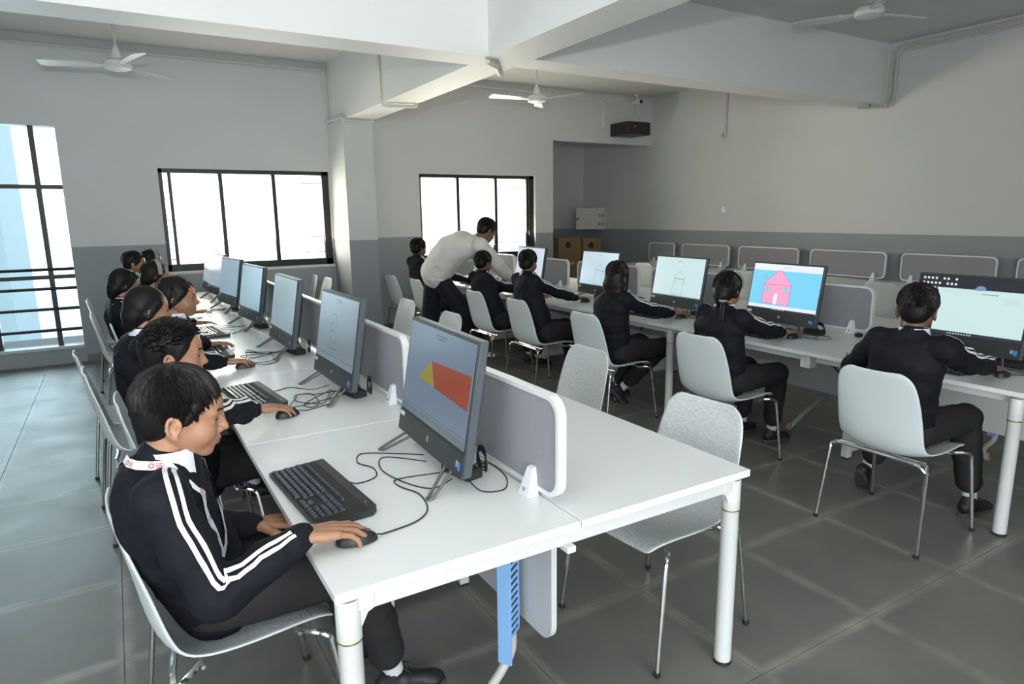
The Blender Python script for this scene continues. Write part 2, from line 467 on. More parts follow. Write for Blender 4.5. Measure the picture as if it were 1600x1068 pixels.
# windows out of the frame
for k, (a, b, ax) in enumerate([(-1.9, 1.0, 'x'), (-1.4, 1.6, 'y')]):
    fr = MB(); zt = 2.5 if ax == 'x' else 2.55
    nn = 3 if b - a < 4 else 4
    def bb(u0, u1, z0, z1):
        if ax == 'x': fr.box(XL - 0.12, XL - 0.06, u0, u1, z0, z1)
        else: fr.box(u0, u1, YF - 0.12, YF - 0.06, z0, z1)
    zb_ = 0.95 if ax == 'x' else 0.15; bb(a, b, zb_, zb_ + 0.05); bb(a, b, zt - 0.05, zt)
    for q in range(nn + 1):
        u = a + (b - a) * q / nn; bb(max(a, u - 0.025), min(b, u + 0.025), zb_ + 0.05, zt - 0.05)
    struct('window_%d' % (k + 4), fr, M_BLACKFRAME)
# skirting at the pillar foot and the walls
sk = MB(); sk.box(-0.42, 2.55, YB - 0.012, YB, 0, 0.09); sk.box(2.93, 6.13, YB - 0.012, YB, 0, 0.09)
struct('baseboard_back', sk, M_STONE)
struct('baseboard_right', MB().box(XR - 0.012, XR, YF, 10.9, 0, 0.09), M_STONE)
sk = MB(); sk.box(2.538, 2.55, 8.268, YB, 0, 0.09); sk.box(2.538, 2.942, 8.268, 8.28, 0, 0.09); sk.box(2.93, 2.942, 8.28, YB, 0, 0.09)
struct('baseboard_pillar', sk, M_STONE)
# outside, seen hazily through the glazing
b_ = MB(); b_.box(-14, -3.3, 24, 30, -4, 9.0)
bl = thing('pale_building', 'washed-out pale blue building beyond the tall glazing', 'building', (0, 0, 0))
MB().box(-14, -2.75, 24, 30, -4, 12.0).build('wall', mat('outside_blue', (0.30, 0.38, 0.40), 0.8), bl)
for z in (-1.2, 1.6, 4.4):
    for x in (-5.2, -3.7):
        MB().box(x - 0.4, x + 0.4, 23.94, 24.0, z, z + 1.3).build('window', mat('outside_grey', (0.20, 0.27, 0.30), 0.5), bl)
struct('ground_outside', MB().box(-30, 30, 11.3, 60, -4.3, -4.0), mat('outside_ground', (0.62, 0.63, 0.60), 0.9))
# ------------------------------------------------------------------ pipes, lights, fans, boxes on walls
def conduit(name, label, pts, r=0.011, m=None, clips=(), cat='conduit', group=None):
    t = thing(name, label, cat, pts[0], 0, group)
    b = V(pts[0])
    MB().tube([V(p) - b for p in pts], r, 8).build('pipe', m or M_FAN, t, True)
    for c in clips:
        c = V(c) - b
        MB().rbox(c.x - 0.016, c.x + 0.016, c.y - 0.016, c.y + 0.016, c.z - 0.016, c.z + 0.016).build('clip', m or M_FAN, t)
    return t
conduit('wall_conduit', 'thin white conduit along the ceiling over the left window, dropping beside the pillar',
        [(XL + 0.02, 8.93, 3.44), (2.50, 8.93, 3.46), (2.53, 8.93, 3.43), (2.535, 8.93, 2.86), (2.535, 8.90, 2.82), (2.54, 8.27, 2.80)], 0.015,
        clips=[(-0.7, 8.93, 3.445), (-0.3, 8.93, 3.45), (1.35, 8.93, 3.455), (2.535, 8.93, 3.15)])
conduit('wall_conduit', 'short white conduit across the top of the pillar', [(2.53, 8.265, 2.775), (2.75, 8.265, 2.775), (2.95, 8.265, 2.775)], 0.014)
conduit('wall_conduit', 'thin conduit under the ceiling above the second window, ending over the niche',
        [(2.96, 8.93, 3.48), (7.05, 8.93, 3.42), (7.12, 8.93, 3.36), (7.12, 8.93, 3.0)], 0.015, clips=[(4.5, 8.93, 3.46), (6.2, 8.93, 3.435)])
conduit('wall_conduit', 'cream pipe running down the big beam and bent under it beside the junction',
        [(2.565, 6.98, 3.30), (2.565, 6.98, 2.83), (2.60, 6.98, 2.765), (2.66, 6.98, 2.765), (2.92, 6.90, 2.765), (2.955, 6.90, 2.78)], 0.018, M_CREAM)
conduit('wall_conduit', 'cream pipe loop under the beam next to the hanging fan',
        [(2.62, 4.72, 2.775), (2.75, 4.80, 2.765), (2.90, 5.02, 2.765), (3.02, 5.20, 2.80)], 0.020, M_CREAM)
for k, (dy, lab) in enumerate(((0, 'inner'), (0.055, 'outer'))):
    conduit('wall_conduit', '%s of the twin pipes along the ceiling and down the right end of the beam' % lab,
            [(8.18, -1.0, 3.50 - dy), (8.18, 4.72 - dy, 3.50 - dy), (8.18, 4.80 - dy, 3.44 - dy), (8.18, 4.80 - dy, 2.92 + dy * 0.2), (8.17, 4.85 - dy, 2.845 - dy * 0.3),
             (8.0, 4.93, 2.845 - dy * 0.3), (7.86, 5.0, 2.845 - dy * 0.3)], 0.016, M_PIPE, clips=[(8.18, 4.80 - dy, 3.2), (8.18, 3.9, 3.50 - dy), (8.18, 4.5, 3.50 - dy), (8.0, 4.93, 2.845)])
conduit('wall_conduit', 'single pipe stub hanging down the right wall with a hooked end',
        [(8.185, 7.30, 3.53), (8.185, 7.30, 2.76), (8.185, 7.32, 2.72), (8.185, 7.36, 2.73), (8.185, 7.36, 2.79)], 0.019, M_PIPE)
t = thing('wall_socket_cap', 'round white cover plate alone on the right wall above the grey dado', 'cover plate', (8.2, 7.27, 1.64))
MB().lathe([(0.0, -0.022), (0.035, -0.022), (0.05, -0.014), (0.055, 0.0)], n=24, axis='x').build('plate', M_CLAMP, t, True)

def fan(label, loc, rz, drop=0.42):
    t = thing('ceiling_fan', label, 'ceiling fan', loc, rz, 'ceiling fans')
    MB().lathe([(0.012, 0.30 + drop - 0.42), (0.055, 0.36 + drop - 0.42), (0.07, 0.41 + drop - 0.42), (0.07, drop)], n=20).build('canopy', M_FAN, t, True)
    MB().tube([(0, 0, 0.04), (0, 0, drop - 0.03)], 0.012, 10).build('downrod', M_FAN, t, True)
    MB().lathe([(0.015, 0.17), (0.035, 0.12), (0.05, 0.06)], n=20).build('rod_cover', M_FAN, t, True)
    MB().lathe([(0.02, 0.06), (0.07, 0.055), (0.115, 0.03), (0.125, 0.0), (0.11, -0.03), (0.06, -0.045), (0.0, -0.047)], n=32).build('motor_housing', M_FAN, t, True)
    for k in range(3):
        a = 2 * PI * k / 3; c, s = math.cos(a), math.sin(a)
        def P(x, y, z): return (x * c - y * s, x * s + y * c, z)
        mb = MB(); out = [(0.20, -0.05), (0.60, -0.065), (0.64, -0.045), (0.64, 0.045), (0.60, 0.06), (0.20, 0.035)]
        n = len(out)
        vs = [P(x, y, 0.0 + y * 0.22) for x, y in out] + [P(x, y, 0.006 + y * 0.22) for x, y in out]
        mb.add(vs, [tuple(range(n))[::-1], tuple(range(n, 2 * n))] + [(i, (i + 1) % n, n + (i + 1) % n, n + i) for i in range(n)])
        bl_ = mb.build('blade', M_FAN, t)
        m2 = MB(); out = [(0.10, -0.02), (0.23, -0.035), (0.23, 0.03), (0.10, 0.02)]
        vs = [P(x, y, -0.006 + y * 0.2) for x, y in out] + [P(x, y, 0.001 + y * 0.2) for x, y in out]
        m2.add(vs, [(3, 2, 1, 0), (4, 5, 6, 7)] + [(i, (i + 1) % 4, 4 + (i + 1) % 4, 4 + i) for i in range(4)])
        m2.build('blade_arm', M_FAN, bl_)
    return t
fan('white three-blade ceiling fan above the left window', (0.20, 7.45, 3.02), 0.785, 0.52)
fan('white three-blade ceiling fan right of the big beam, above the second window', (4.72, 7.25, 3.02), 0.96, 0.52)
fan('white ceiling fan at the top right, cut by the frame', (5.75, 3.62, 3.27), 1.9, 0.27)

t = thing('security_camera', 'small white security camera under the ceiling in the back right corner', 'security camera', (7.75, 8.85, 3.42))
MB().lathe([(0.05, 0.13), (0.05, 0.10), (0.02, 0.09)], n=16).build('mount', M_FAN, t, True)
MB().tube([(0, 0, 0.10), (0, -0.03, 0.03)], 0.018, 8).build('bracket', M_FAN, t, True)
MB().lathe([(0.038, 0.08), (0.045, 0.0), (0.045, -0.10), (0.036, -0.115)], n=20, axis='y').build('body', M_FAN, t, True)
MB().lathe([(0.03, -0.112), (0.03, -0.121)], n=16, axis='y').build('lens', M_RUBBER, t, True)
t = thing('wiring_box', 'black steel box high in the back right corner below the camera', 'wall box', (7.28, 8.50, 2.86))
MB().rbox(0, 0.48, 0, 0.45, 0, 0.20, 0.006).build('body', M_BLACKBOX, t)
MB().rbox(0.13, 0.16, -0.004, 0.0, 0.11, 0.13, 0.001).build('badge', M_GREYPRINT, t)
MB().rbox(0.02, 0.46, -0.003, 0.0, 0.185, 0.19, 0.001).build('lid_seam', M_RUBBER, t)
for k, q in enumerate(((7.35, 7.55), (7.45, 7.72))):
    conduit('loose_cable', '%s white cable drooping from the security camera to the black box' % ('upper', 'lower')[k],
            spline([(7.76, 8.84, 3.44), (7.74, 8.80, 3.30 - 0.05 * k), (q[1], 8.72, 3.15 - 0.04 * k), (q[0], 8.66, 3.07)]), 0.006, M_FAN, cat='cable')
t = thing('switch_panel', 'cream steel switchboard with its door open beside the niche', 'switchboard', (7.72, 10.70, 1.30))
MB().rbox(0.28, 0.48, -0.5, -0.05, 0, 0.42, 0.006).build('body', M_IVORY, t)
MB().rbox(-0.18, 0.28, -0.47, -0.455, 0.01, 0.41, 0.004).build('door', M_IVORY, t)
MB().rbox(-0.17, -0.13, -0.48, -0.465, 0.19, 0.22, 0.002).build('latch', M_RUBBER, t)
for z in (0.07, 0.23):
    for x in (0.32, 0.40):
        MB().rbox(x, x + 0.05, -0.507, -0.498, z, z + 0.07, 0.002).build('breaker', M_GREYPRINT, t)
def carton(label, loc, w, d, h, rz):
    t = thing('cardboard_box', label, 'box', loc, rz, 'cartons stored in the niche')
    MB().rbox(0, w, 0, d, 0, h, 0.004).build('body', M_CARD, t)
    MB().box(w * 0.47, w * 0.53, -0.0012, d + 0.0012, h - 0.002, h + 0.0012).build('tape', M_TAPE, t)
    MB().lathe([(0.0, -0.002), (0.06, -0.002), (0.06, 0.0)], (w * 0.42, 0, h * 0.76), 20, axis='y').build('printed_disc', M_CARDDARK, t)
    MB().box(w * 0.5, w * 0.72, -0.002, 0, h * 0.1, h * 0.2).build('paper_label', M_TAPE, t)
carton('tall brown carton standing on the niche floor at the left', (6.95, 9.95, 0), 0.5, 0.45, 0.62, 0.0)
carton('brown carton on top of the left carton in the niche', (6.95, 9.97, 0.62), 0.5, 0.42, 0.56, 0.0)
carton('tall brown carton standing right of the other boxes in the niche', (7.50, 9.93, 0), 0.42, 0.45, 0.60, 0.0)
carton('upper right brown carton with a round black print in the niche', (7.50, 9.95, 0.60), 0.42, 0.42, 0.55, 0.0)

# ------------------------------------------------------------------ desks
def add_leg(parent, x, y):
    lg = MB().lathe([(0.030, 0.012), (0.030, 0.60), (0.0315, 0.602), (0.0315, 0.704), (0.030, 0.712)], (x, y, 0), 20).build('leg', M_WHITEMETAL, parent, True)
    MB().lathe([(0.0305, 0.598), (0.0322, 0.600), (0.0322, 0.603), (0.0305, 0.605)], (x, y, 0), 20).build('brass_ring', M_GOLD, lg, True)
    MB().lathe([(0.026, 0.0), (0.032, 0.003), (0.031, 0.014)], (x, y, 0), 16).build('foot_cap', M_RUBBER, lg, True)
    return lg
def bench(label, x0, xj, x1, y0, y1, near_end, far_end, group, double=True, box_near=None, panel=True, boxw=(0.27, 0.08), seam=False):
    """one bench module: two table tops back to back, frame, legs, modesty panel"""
    t = thing('bench_desk', label, 'desk', (x0, y0, 0), 0, group)
    w = x1 - x0; j = xj - x0; L = y1 - y0
    MB().rbox(0, j - 0.002, 0.0015, L - 0.0015, 0.725, 0.75, 0.002).build('table_top', M_DESK, t)
    if double: MB().rbox(j + 0.002, w, 0.0015, L - 0.0015, 0.725, 0.75, 0.002).build('table_top', M_DESK, t)
    fr = MB()
    for x in ((0.06, w - 0.10) if double else (0.06,)):
        fr.rbox(x, x + 0.04, 0.02, L - 0.02, 0.68, 0.724, 0.002)
    if near_end: fr.rbox(0.03, w - 0.03, 0.025, 0.055, 0.675, 0.715, 0.002)
    if far_end: fr.rbox(0.03, w - 0.03, L - 0.055, L - 0.025, 0.675, 0.715, 0.002)
    fr.rbox(0.03, w - 0.03, L / 2 - 0.02, L / 2 + 0.02, 0.69, 0.7245, 0.002)
    fr.build('frame', M_WHITEMETAL, t)
    if near_end:
        for x in ((0.04, w - 0.04) if double else (0.04,)):
            add_leg(t, x, 0.045)
            s = 1 if x < w / 2 else -1
            MB().prism([(x + s * 0.02, 0.714), (x + s * 0.02, 0.615), (x + s * 0.045, 0.665), (x + s * 0.09, 0.685), (x + s * 0.09, 0.714)], 0.03, 0.055, 'y').build('corner_bracket', M_WHITEMETAL, t)
        if double: MB().rbox(j - 0.05, j - 0.02, 0.0, 0.06, 0.66, 0.68, 0.002).build('joint_plate', M_WHITEMETAL, t)
    if far_end:
        for x in ((0.04, w - 0.04) if double else (0.04,)): add_leg(t, x, L - 0.045)
    if box_near is not None:
        # inner panel leg: two square posts, an infill plate and a foot rail
        yb = box_near - y0
        for px in (j - boxw[0], j + boxw[1]):
            pl_ = MB().rbox(px, px + 0.045, yb, yb + 0.05, 0.01, 0.69, 0.003).build('leg', M_WHITEMETAL, t)
            MB().box(px + 0.004, px + 0.041, yb + 0.004, yb + 0.046, 0, 0.011).build('foot_cap', M_RUBBER, pl_)
        MB().rbox(j - boxw[0] + 0.045, j + boxw[1], yb + 0.01, yb + 0.04, 0.04, 0.69, 0.002).build('leg_panel', M_PANEL, t)
    if panel:
        px = j - 0.012 if double else j - 0.03
        MB().prism(rrect(0.14 if near_end else 0.10, L - 0.09, 0.27, 0.71, 0.06), px, px + 0.02, 'x').build('modesty_panel', M_PANEL, t, True)
        MB().rbox(px - 0.02, px, 0.35, 0.375, 0.56, 0.71, 0.003).build('panel_bracket', M_WHITEMETAL, t)
    if seam: MB().rbox(0.03, 0.10, 0.0, 0.07, 0.64, 0.7235, 0.003).build('seam_bracket', M_WHITEMETAL, t)
    # cable flap in the top
    fx = j - 0.16
    fl = MB().rbox(fx, fx + 0.11, L / 2 - 0.02, L / 2 + 0.26, 0.7495, 0.7535, 0.001).build('cable_flap', M_WHITEMETAL, t)
    MB().rbox(fx + 0.01, fx + 0.10, L / 2 - 0.01, L / 2 + 0.25, 0.7535, 0.7545, 0.0004).build('flap_lid', M_DESKEDGE, fl)
    return t
ORD = ['nearest', 'second', 'third', 'fourth', 'fifth', 'sixth and last']
RA = [1.41, 2.62, 3.82, 5.02, 6.22, 7.42, 8.62]
for k in range(6):
    bench('white back-to-back bench desk, %s from the camera in the left row' % ORD[k], 0.35, 1.066, 1.785, RA[k], RA[k + 1], k == 0, k == 5,
          'white bench desks of the left row', True, box_near=RA[k + 1] - 0.22)
RB = [1.34, 2.50, 3.70, 4.91, 6.12, 7.33, 8.54]
for k in range(6):
    bench('white bench desk, %s from the camera in the middle row' % ORD[k], 3.63, 4.48, 5.32, RB[k], RB[k + 1], k == 0, k == 5,
          'white bench desks of the middle row', True, box_near=RB[k + 1] - 0.10, boxw=(0.49, 0.33), seam=k in (1, 3, 5))
# tall leg carrying the front edge at the second seam of the middle row
for yy in (3.76,):
    t = thing('support_leg', 'round white desk leg between the second and third seats of the middle row', 'leg post', (3.70, yy, 0))
    MB().lathe([(0.030, 0.012), (0.030, 0.60), (0.0315, 0.602), (0.0315, 0.704), (0.030, 0.712)], (0, 0, 0), 20).build('post', M_WHITEMETAL, t, True)
    MB().lathe([(0.0305, 0.598), (0.0322, 0.600), (0.0322, 0.603), (0.0305, 0.605)], (0, 0, 0), 20).build('brass_ring', M_GOLD, t, True)
    MB().lathe([(0.026, 0.0), (0.032, 0.003), (0.031, 0.014)], (0, 0, 0), 16).build('foot_cap', M_RUBBER, t, True)
RC = [0.9, 2.1, 3.3, 4.5, 5.72, 6.93, 8.10, 8.9]
for k in range(6):
    bench('white desk against the right wall, %s from the camera' % ORD[k], 7.33, 8.185, 8.185, RC[k + 1], RC[k + 2], True, k == 5,
          'white desks along the right wall', False, panel=True)

# ------------------------------------------------------------------ partitions
def partition(label, x, y0, y1, group, zt=1.09, clamps=(0.14, -0.14)):
    t = thing('desk_partition', label, 'partition', (x, y0, 0.75), 0, group)
    L = y1 - y0; h = zt - 0.75
    MB().prism(rrect(0.012, L - 0.012, 0.032, h - 0.012, 0.05), -0.010, 0.010, 'x').build('fabric_panel', M_FABRIC, t, True)
    o = rrect(0, L, 0.02, h, 0.06); i = rrect(0.014, L - 0.014, 0.034, h - 0.014, 0.05)
    n = len(o); mb = MB()
    vs = [(-0.015, a, b) for a, b in o] + [(0.015, a, b) for a, b in o] + [(-0.015, a, b) for a, b in i] + [(0.015, a, b) for a, b in i]
    fs = []
    for k in range(n):
        q = (k + 1) % n
        fs += [(k, q, n + q, n + k), (2 * n + k, 3 * n + k, 3 * n + q, 2 * n + q), (k, 2 * n + k, 2 * n + q, q), (n + k, n + q, 3 * n + q, 3 * n + k)]
    mb.add(vs, fs).build('edge_trim', M_TRIM, t, True)
    for c in clamps:
        cy = c if c >= 0 else L + c
        for s in (-1, 1):
            mb = MB().add([(s * 0.052, cy - 0.028, 0.001), (s * 0.052, cy + 0.028, 0.001), (s * 0.011, cy + 0.028, 0.001), (s * 0.011, cy - 0.028, 0.001),
                           (s * 0.026, cy - 0.014, 0.088), (s * 0.026, cy + 0.014, 0.088), (s * 0.011, cy + 0.014, 0.092), (s * 0.011, cy - 0.014, 0.092)],
                          [(0, 1, 2, 3), (4, 5, 6, 7), (0, 1, 5, 4), (1, 2, 6, 5), (2, 3, 7, 6), (3, 0, 4, 7)])
            cl = mb.build('clamp', M_CLAMP, t)
            MB().lathe([(0.0, s * 0.0), (0.006, 0.0), (0.006, s * 0.004)], (s * 0.046, cy, 0.022), 10, axis='x').build('screw', M_GREYPRINT, cl, True)
    return t
for k in range(6):
    partition('grey fabric desk screen behind the %s computer of the left row' % ORD[k], 1.066, RA[k] + 0.10, RA[k + 1] - 0.10, 'grey partitions of the left row')
for k in range(6):
    partition('grey fabric desk screen behind the %s computer of the middle row' % ORD[k], 4.48, RB[k] + 0.10, RB[k + 1] - 0.08, 'grey partitions of the middle row')
for k in range(6):
    partition('grey fabric screen on the wall desks, %s from the camera' % ORD[k], 8.10, RC[k + 1] + 0.10, RC[k + 2] - 0.08, 'grey partitions along the right wall', 1.10)

# blue cable risers under the desks
def riser(label, x, y, zb, zt, pipe, rz=0):
    t = thing('cable_riser', label, 'cable duct', (x, y, 0), rz, 'blue cable ducts')
    MB().rbox(-0.036, 0.036, 0.0, 0.010, zb, zt, 0.002).build('back_plate', M_BLUE, t)
    mb = MB(); mb.rbox(-0.036, -0.030, -0.040, 0.0, zb, zt, 0.001); mb.rbox(0.030, 0.036, -0.040, 0.0, zb + 0.10, zt, 0.001)
    z = zb + 0.10
    while z < zt - 0.01:
        mb.rbox(-0.030, 0.030, -0.041, -0.036, z, z + 0.013, 0.001); z += 0.025
    mb.build('slotted_cover', M_BLUE, t)
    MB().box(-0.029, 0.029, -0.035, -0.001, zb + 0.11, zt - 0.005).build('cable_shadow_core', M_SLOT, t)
    MB().tube(spline(pipe), 0.016, 10).build('flexible_pipe', M_PIPE, t, True)
    e = V(pipe[-1])
    MB().lathe([(0.03, 0.0), (0.022, 0.03), (0.018, 0.05)], (e.x, e.y, 0), 12).build('floor_collar', M_CARD, t, True)
riser('blue slotted cable duct under the nearest left-row desk with a white pipe into the floor', 0.98, 1.72, 0.15, 0.70,
      [(0.01, -0.02, 0.27), (0.01, -0.02, 0.18), (-0.03, 0.0, 0.12), (-0.06, 0.03, 0.06), (-0.06, 0.03, 0.0)], 0.62)
riser('blue cable duct under the nearest middle-row desk behind the seated boy', 4.60, 1.85, 0.22, 0.66,
      [(0.0, -0.02, 0.30), (0.0, -0.02, 0.20), (0.05, 0.05, 0.10), (0.16, 0.08, 0.0)])
riser('blue cable duct with a slanting pipe under the desk of the girl with the braid', 4.60, 3.02, 0.22, 0.66,
      [(0.0, -0.02, 0.30), (0.0, -0.02, 0.20), (-0.2, 0.0, 0.09), (-0.38, 0.0, 0.0)])

# ------------------------------------------------------------------ chairs
def shell_mesh():
    # profile in the x-z plane, from the front lip over the seat and up the back
    prof = [(0.235, 0.425, 0.185), (0.215, 0.443, 0.205), (0.16, 0.450, 0.220), (0.08, 0.444, 0.228), (0.0, 0.436, 0.230), (-0.08, 0.432, 0.228), (-0.14, 0.436, 0.222),
            (-0.185, 0.453, 0.216), (-0.215, 0.487, 0.212), (-0.232, 0.54, 0.212), (-0.243, 0.60, 0.212), (-0.252, 0.66, 0.209), (-0.262, 0.72, 0.205), (-0.273, 0.78, 0.198), (-0.283, 0.825, 0.185),
            (-0.289, 0.853, 0.160), (-0.292, 0.868, 0.120)]
    NV = 14; vs = []; fs = []; n = len(prof)
    for i, (x, z, w) in enumerate(prof):
        a = max(0, i - 1); b = min(n - 1, i + 1)
        tx, tz = prof[b][0] - prof[a][0], prof[b][1] - prof[a][1]; l = math.hypot(tx, tz)
        nx, nz = tz / l, -tx / l     # inner (towards the sitter) normal
        if nx < 0 and nz < 0: nx, nz = -nx, -nz
        k = i / (n - 1)
        curl = 0.030 * math.sin(PI * min(1, k * 1.2)) + 0.012
        for j in range(NV + 1):
            u = -1 + 2 * j / NV
            c = curl * abs(u) ** 2.6
            vs.append((x + nx * c, w * u, z + nz * c))
    for i in range(n - 1):
        for j in range(NV):
            q = i * (NV + 1) + j
            fs.append((q, q + 1, q + NV + 2, q + NV + 1))
    me = bpy.data.meshes.new('shell'); me.from_pydata(vs, [], fs)
    for m in (M_WOVEN, M_CHAIR, M_CHAIR): me.materials.append(m)
    bm = bmesh.new(); bm.from_mesh(me); bmesh.ops.recalc_face_normals(bm, faces=bm.faces)
    # make normals face the sitter (up at the seat)
    f = min(bm.faces, key=lambda f: (f.calc_center_median() - V((0, 0, 0.43))).length)
    if f.normal.z < 0: bmesh.ops.reverse_faces(bm, faces=bm.faces)
    bm.to_mesh(me); bm.free()
    o = bpy.data.objects.new('shell_tmp', me); COL.objects.link(o)
    md = o.modifiers.new('s', 'SOLIDIFY'); md.thickness = 0.010; md.offset = -1; md.material_offset = 1; md.material_offset_rim = 2
    md2 = o.modifiers.new('b', 'SUBSURF'); md2.levels = 1; md2.render_levels = 1
    dg = bpy.context.evaluated_depsgraph_get()
    me2 = bpy.data.meshes.new_from_object(o.evaluated_get(dg), depsgraph=dg)
    bpy.data.objects.remove(o)
    me2.polygons.foreach_set('use_smooth', [True] * len(me2.polygons))
    return me2
SHELL = shell_mesh()
def make_chair():
    t = thing('white_chair', 'x', 'chair')
    s = bpy.data.objects.new('seat_shell', SHELL); COL.objects.link(s); s.parent = t
    r = 0.0095
    fr = MB()
    for x, d in ((0.13, 1), (-0.13, -1)):
        fr.tube([(x, -0.20, 0.423), (x, -0.15, 0.421), (x, 0.15, 0.421), (x, 0.20, 0.423)], r * 0.6, 8)
    fr.box(-0.12, 0.12, -0.06, -0.04, 0.416, 0.422); fr.box(-0.12, 0.12, 0.04, 0.06, 0.416, 0.422)
    fr.tube(spline([(-0.205, -0.236, 0.405), (-0.205, -0.20, 0.428), (-0.19, -0.10, 0.426), (-0.185, 0.0, 0.425), (-0.19, 0.10, 0.426), (-0.205, 0.20, 0.428), (-0.205, 0.236, 0.405)], 4), r, 8)
    fr.build('seat_frame', M_CHROME, t, True)
    for sx in (-1, 1):
        for sy in (-1, 1):
            pts = spline([(sx * 0.13, sy * 0.16, 0.412), (sx * 0.165, sy * 0.215, 0.424), (sx * 0.20, sy * 0.238, 0.412), (sx * 0.213, sy * 0.243, 0.37), (sx * 0.235, sy * 0.252, 0.2), (sx * 0.258, sy * 0.262, 0.012)], 4)
            lg = MB().tube(pts, r, 8).build('leg', M_CHROME, t, True)
            MB().lathe([(0.011, 0.0), (0.013, 0.004), (0.012, 0.018)], (sx * 0.258, sy * 0.262, 0), 10).build('foot_cap', M_RUBBER, lg, True)
    return t
chair0 = make_chair(); first = [True]
def chair(x, y, rz, label, group):
    if first[0]:
        first[0] = False
        chair0.location = (x, y, 0); chair0.rotation_euler = (0, 0, rz); chair0['label'] = label; chair0['group'] = group
        return chair0
    return dup(chair0, (x, y, 0), rz, label, group)
GL = 'white chairs on the aisle side of the left row'
chair(0.20, 2.00, 0.05, 'white shell chair the nearest boy with the lanyard sits on', GL)
chair(0.22, 3.22, 0.0, 'white shell chair behind the nearest boy, under the second boy', GL)
chair(0.08, 3.93, 0.06, 'white woven-faced chair under the black-haired pupil in a hair tie', GL)
chair(0.02, 4.49, 0.08, 'empty-backed white chair sticking out furthest into the aisle, beside the third pupil', GL)
chair(0.20, 5.66, 0.0, 'white woven-faced chair between the backs of two pupils', GL)
chair(0.06, 6.28, 0.0, 'white chair under the pupil sitting by the tall glazing', GL)
chair(0.00, 7.45, 0.0, 'farthest white chair of the left aisle, against the grey wall', GL)
GR = 'empty white chairs on the inner side of the left row'
chair(1.72, 1.80, PI + 0.08, 'empty white chair pushed under the near right corner of the left row', GR)
chair(1.97, 2.93, PI, 'empty white chair behind the nearest one, showing its woven back above the table', GR)
chair(1.92, 4.62, PI, 'low-showing empty white chair behind the nearest monitor', GR)
chair(1.95, 5.60, PI, 'empty white chair left of the low one, before the standing man', GR)
chair(1.95, 8.22, PI, 'right one of two empty white chairs by the pillar', GR)
chair(1.92, 8.78 - 0.0, PI, 'left one of two empty white chairs by the pillar', GR)
GB = 'white chairs of the middle row'
chair(3.34, 1.74, 0.0, 'white chair of the boy at the far right, back fully visible', GB)
chair(3.34, 2.88, 0.04, 'white chair of the girl with the braid', GB)
chair(3.32, 4.02, 0.0, 'white chair of the long-haired girl', GB)
chair(3.33, 5.04, 0.0, 'white chair of the short-haired boy beside the man', GB)
chair(3.33, 5.86, 0.0, 'white chair of the pupil the man leans over', GB)
chair(3.33, 7.38, 0.0, 'white chair half hidden behind the standing man', GB)
chair(3.28, 8.10, 0.05, 'empty white chair in front of the grey wall right of the pillar', GB)
GC = 'white chairs along the right wall desks'
chair(7.12, 3.92, 0.0, 'white chair at the wall desks seen between two middle-row partitions', GC)
chair(7.10, 5.70, 0.0, 'white chair at the wall desks behind the girl with the braid', GC)
chair(7.10, 7.55, 0.0, 'bluish white chair at the wall desks right of the long-haired girl', GC)
chair(7.10, 8.62, 0.0, 'farthest white chair at the wall desks, before the cartons', GC)

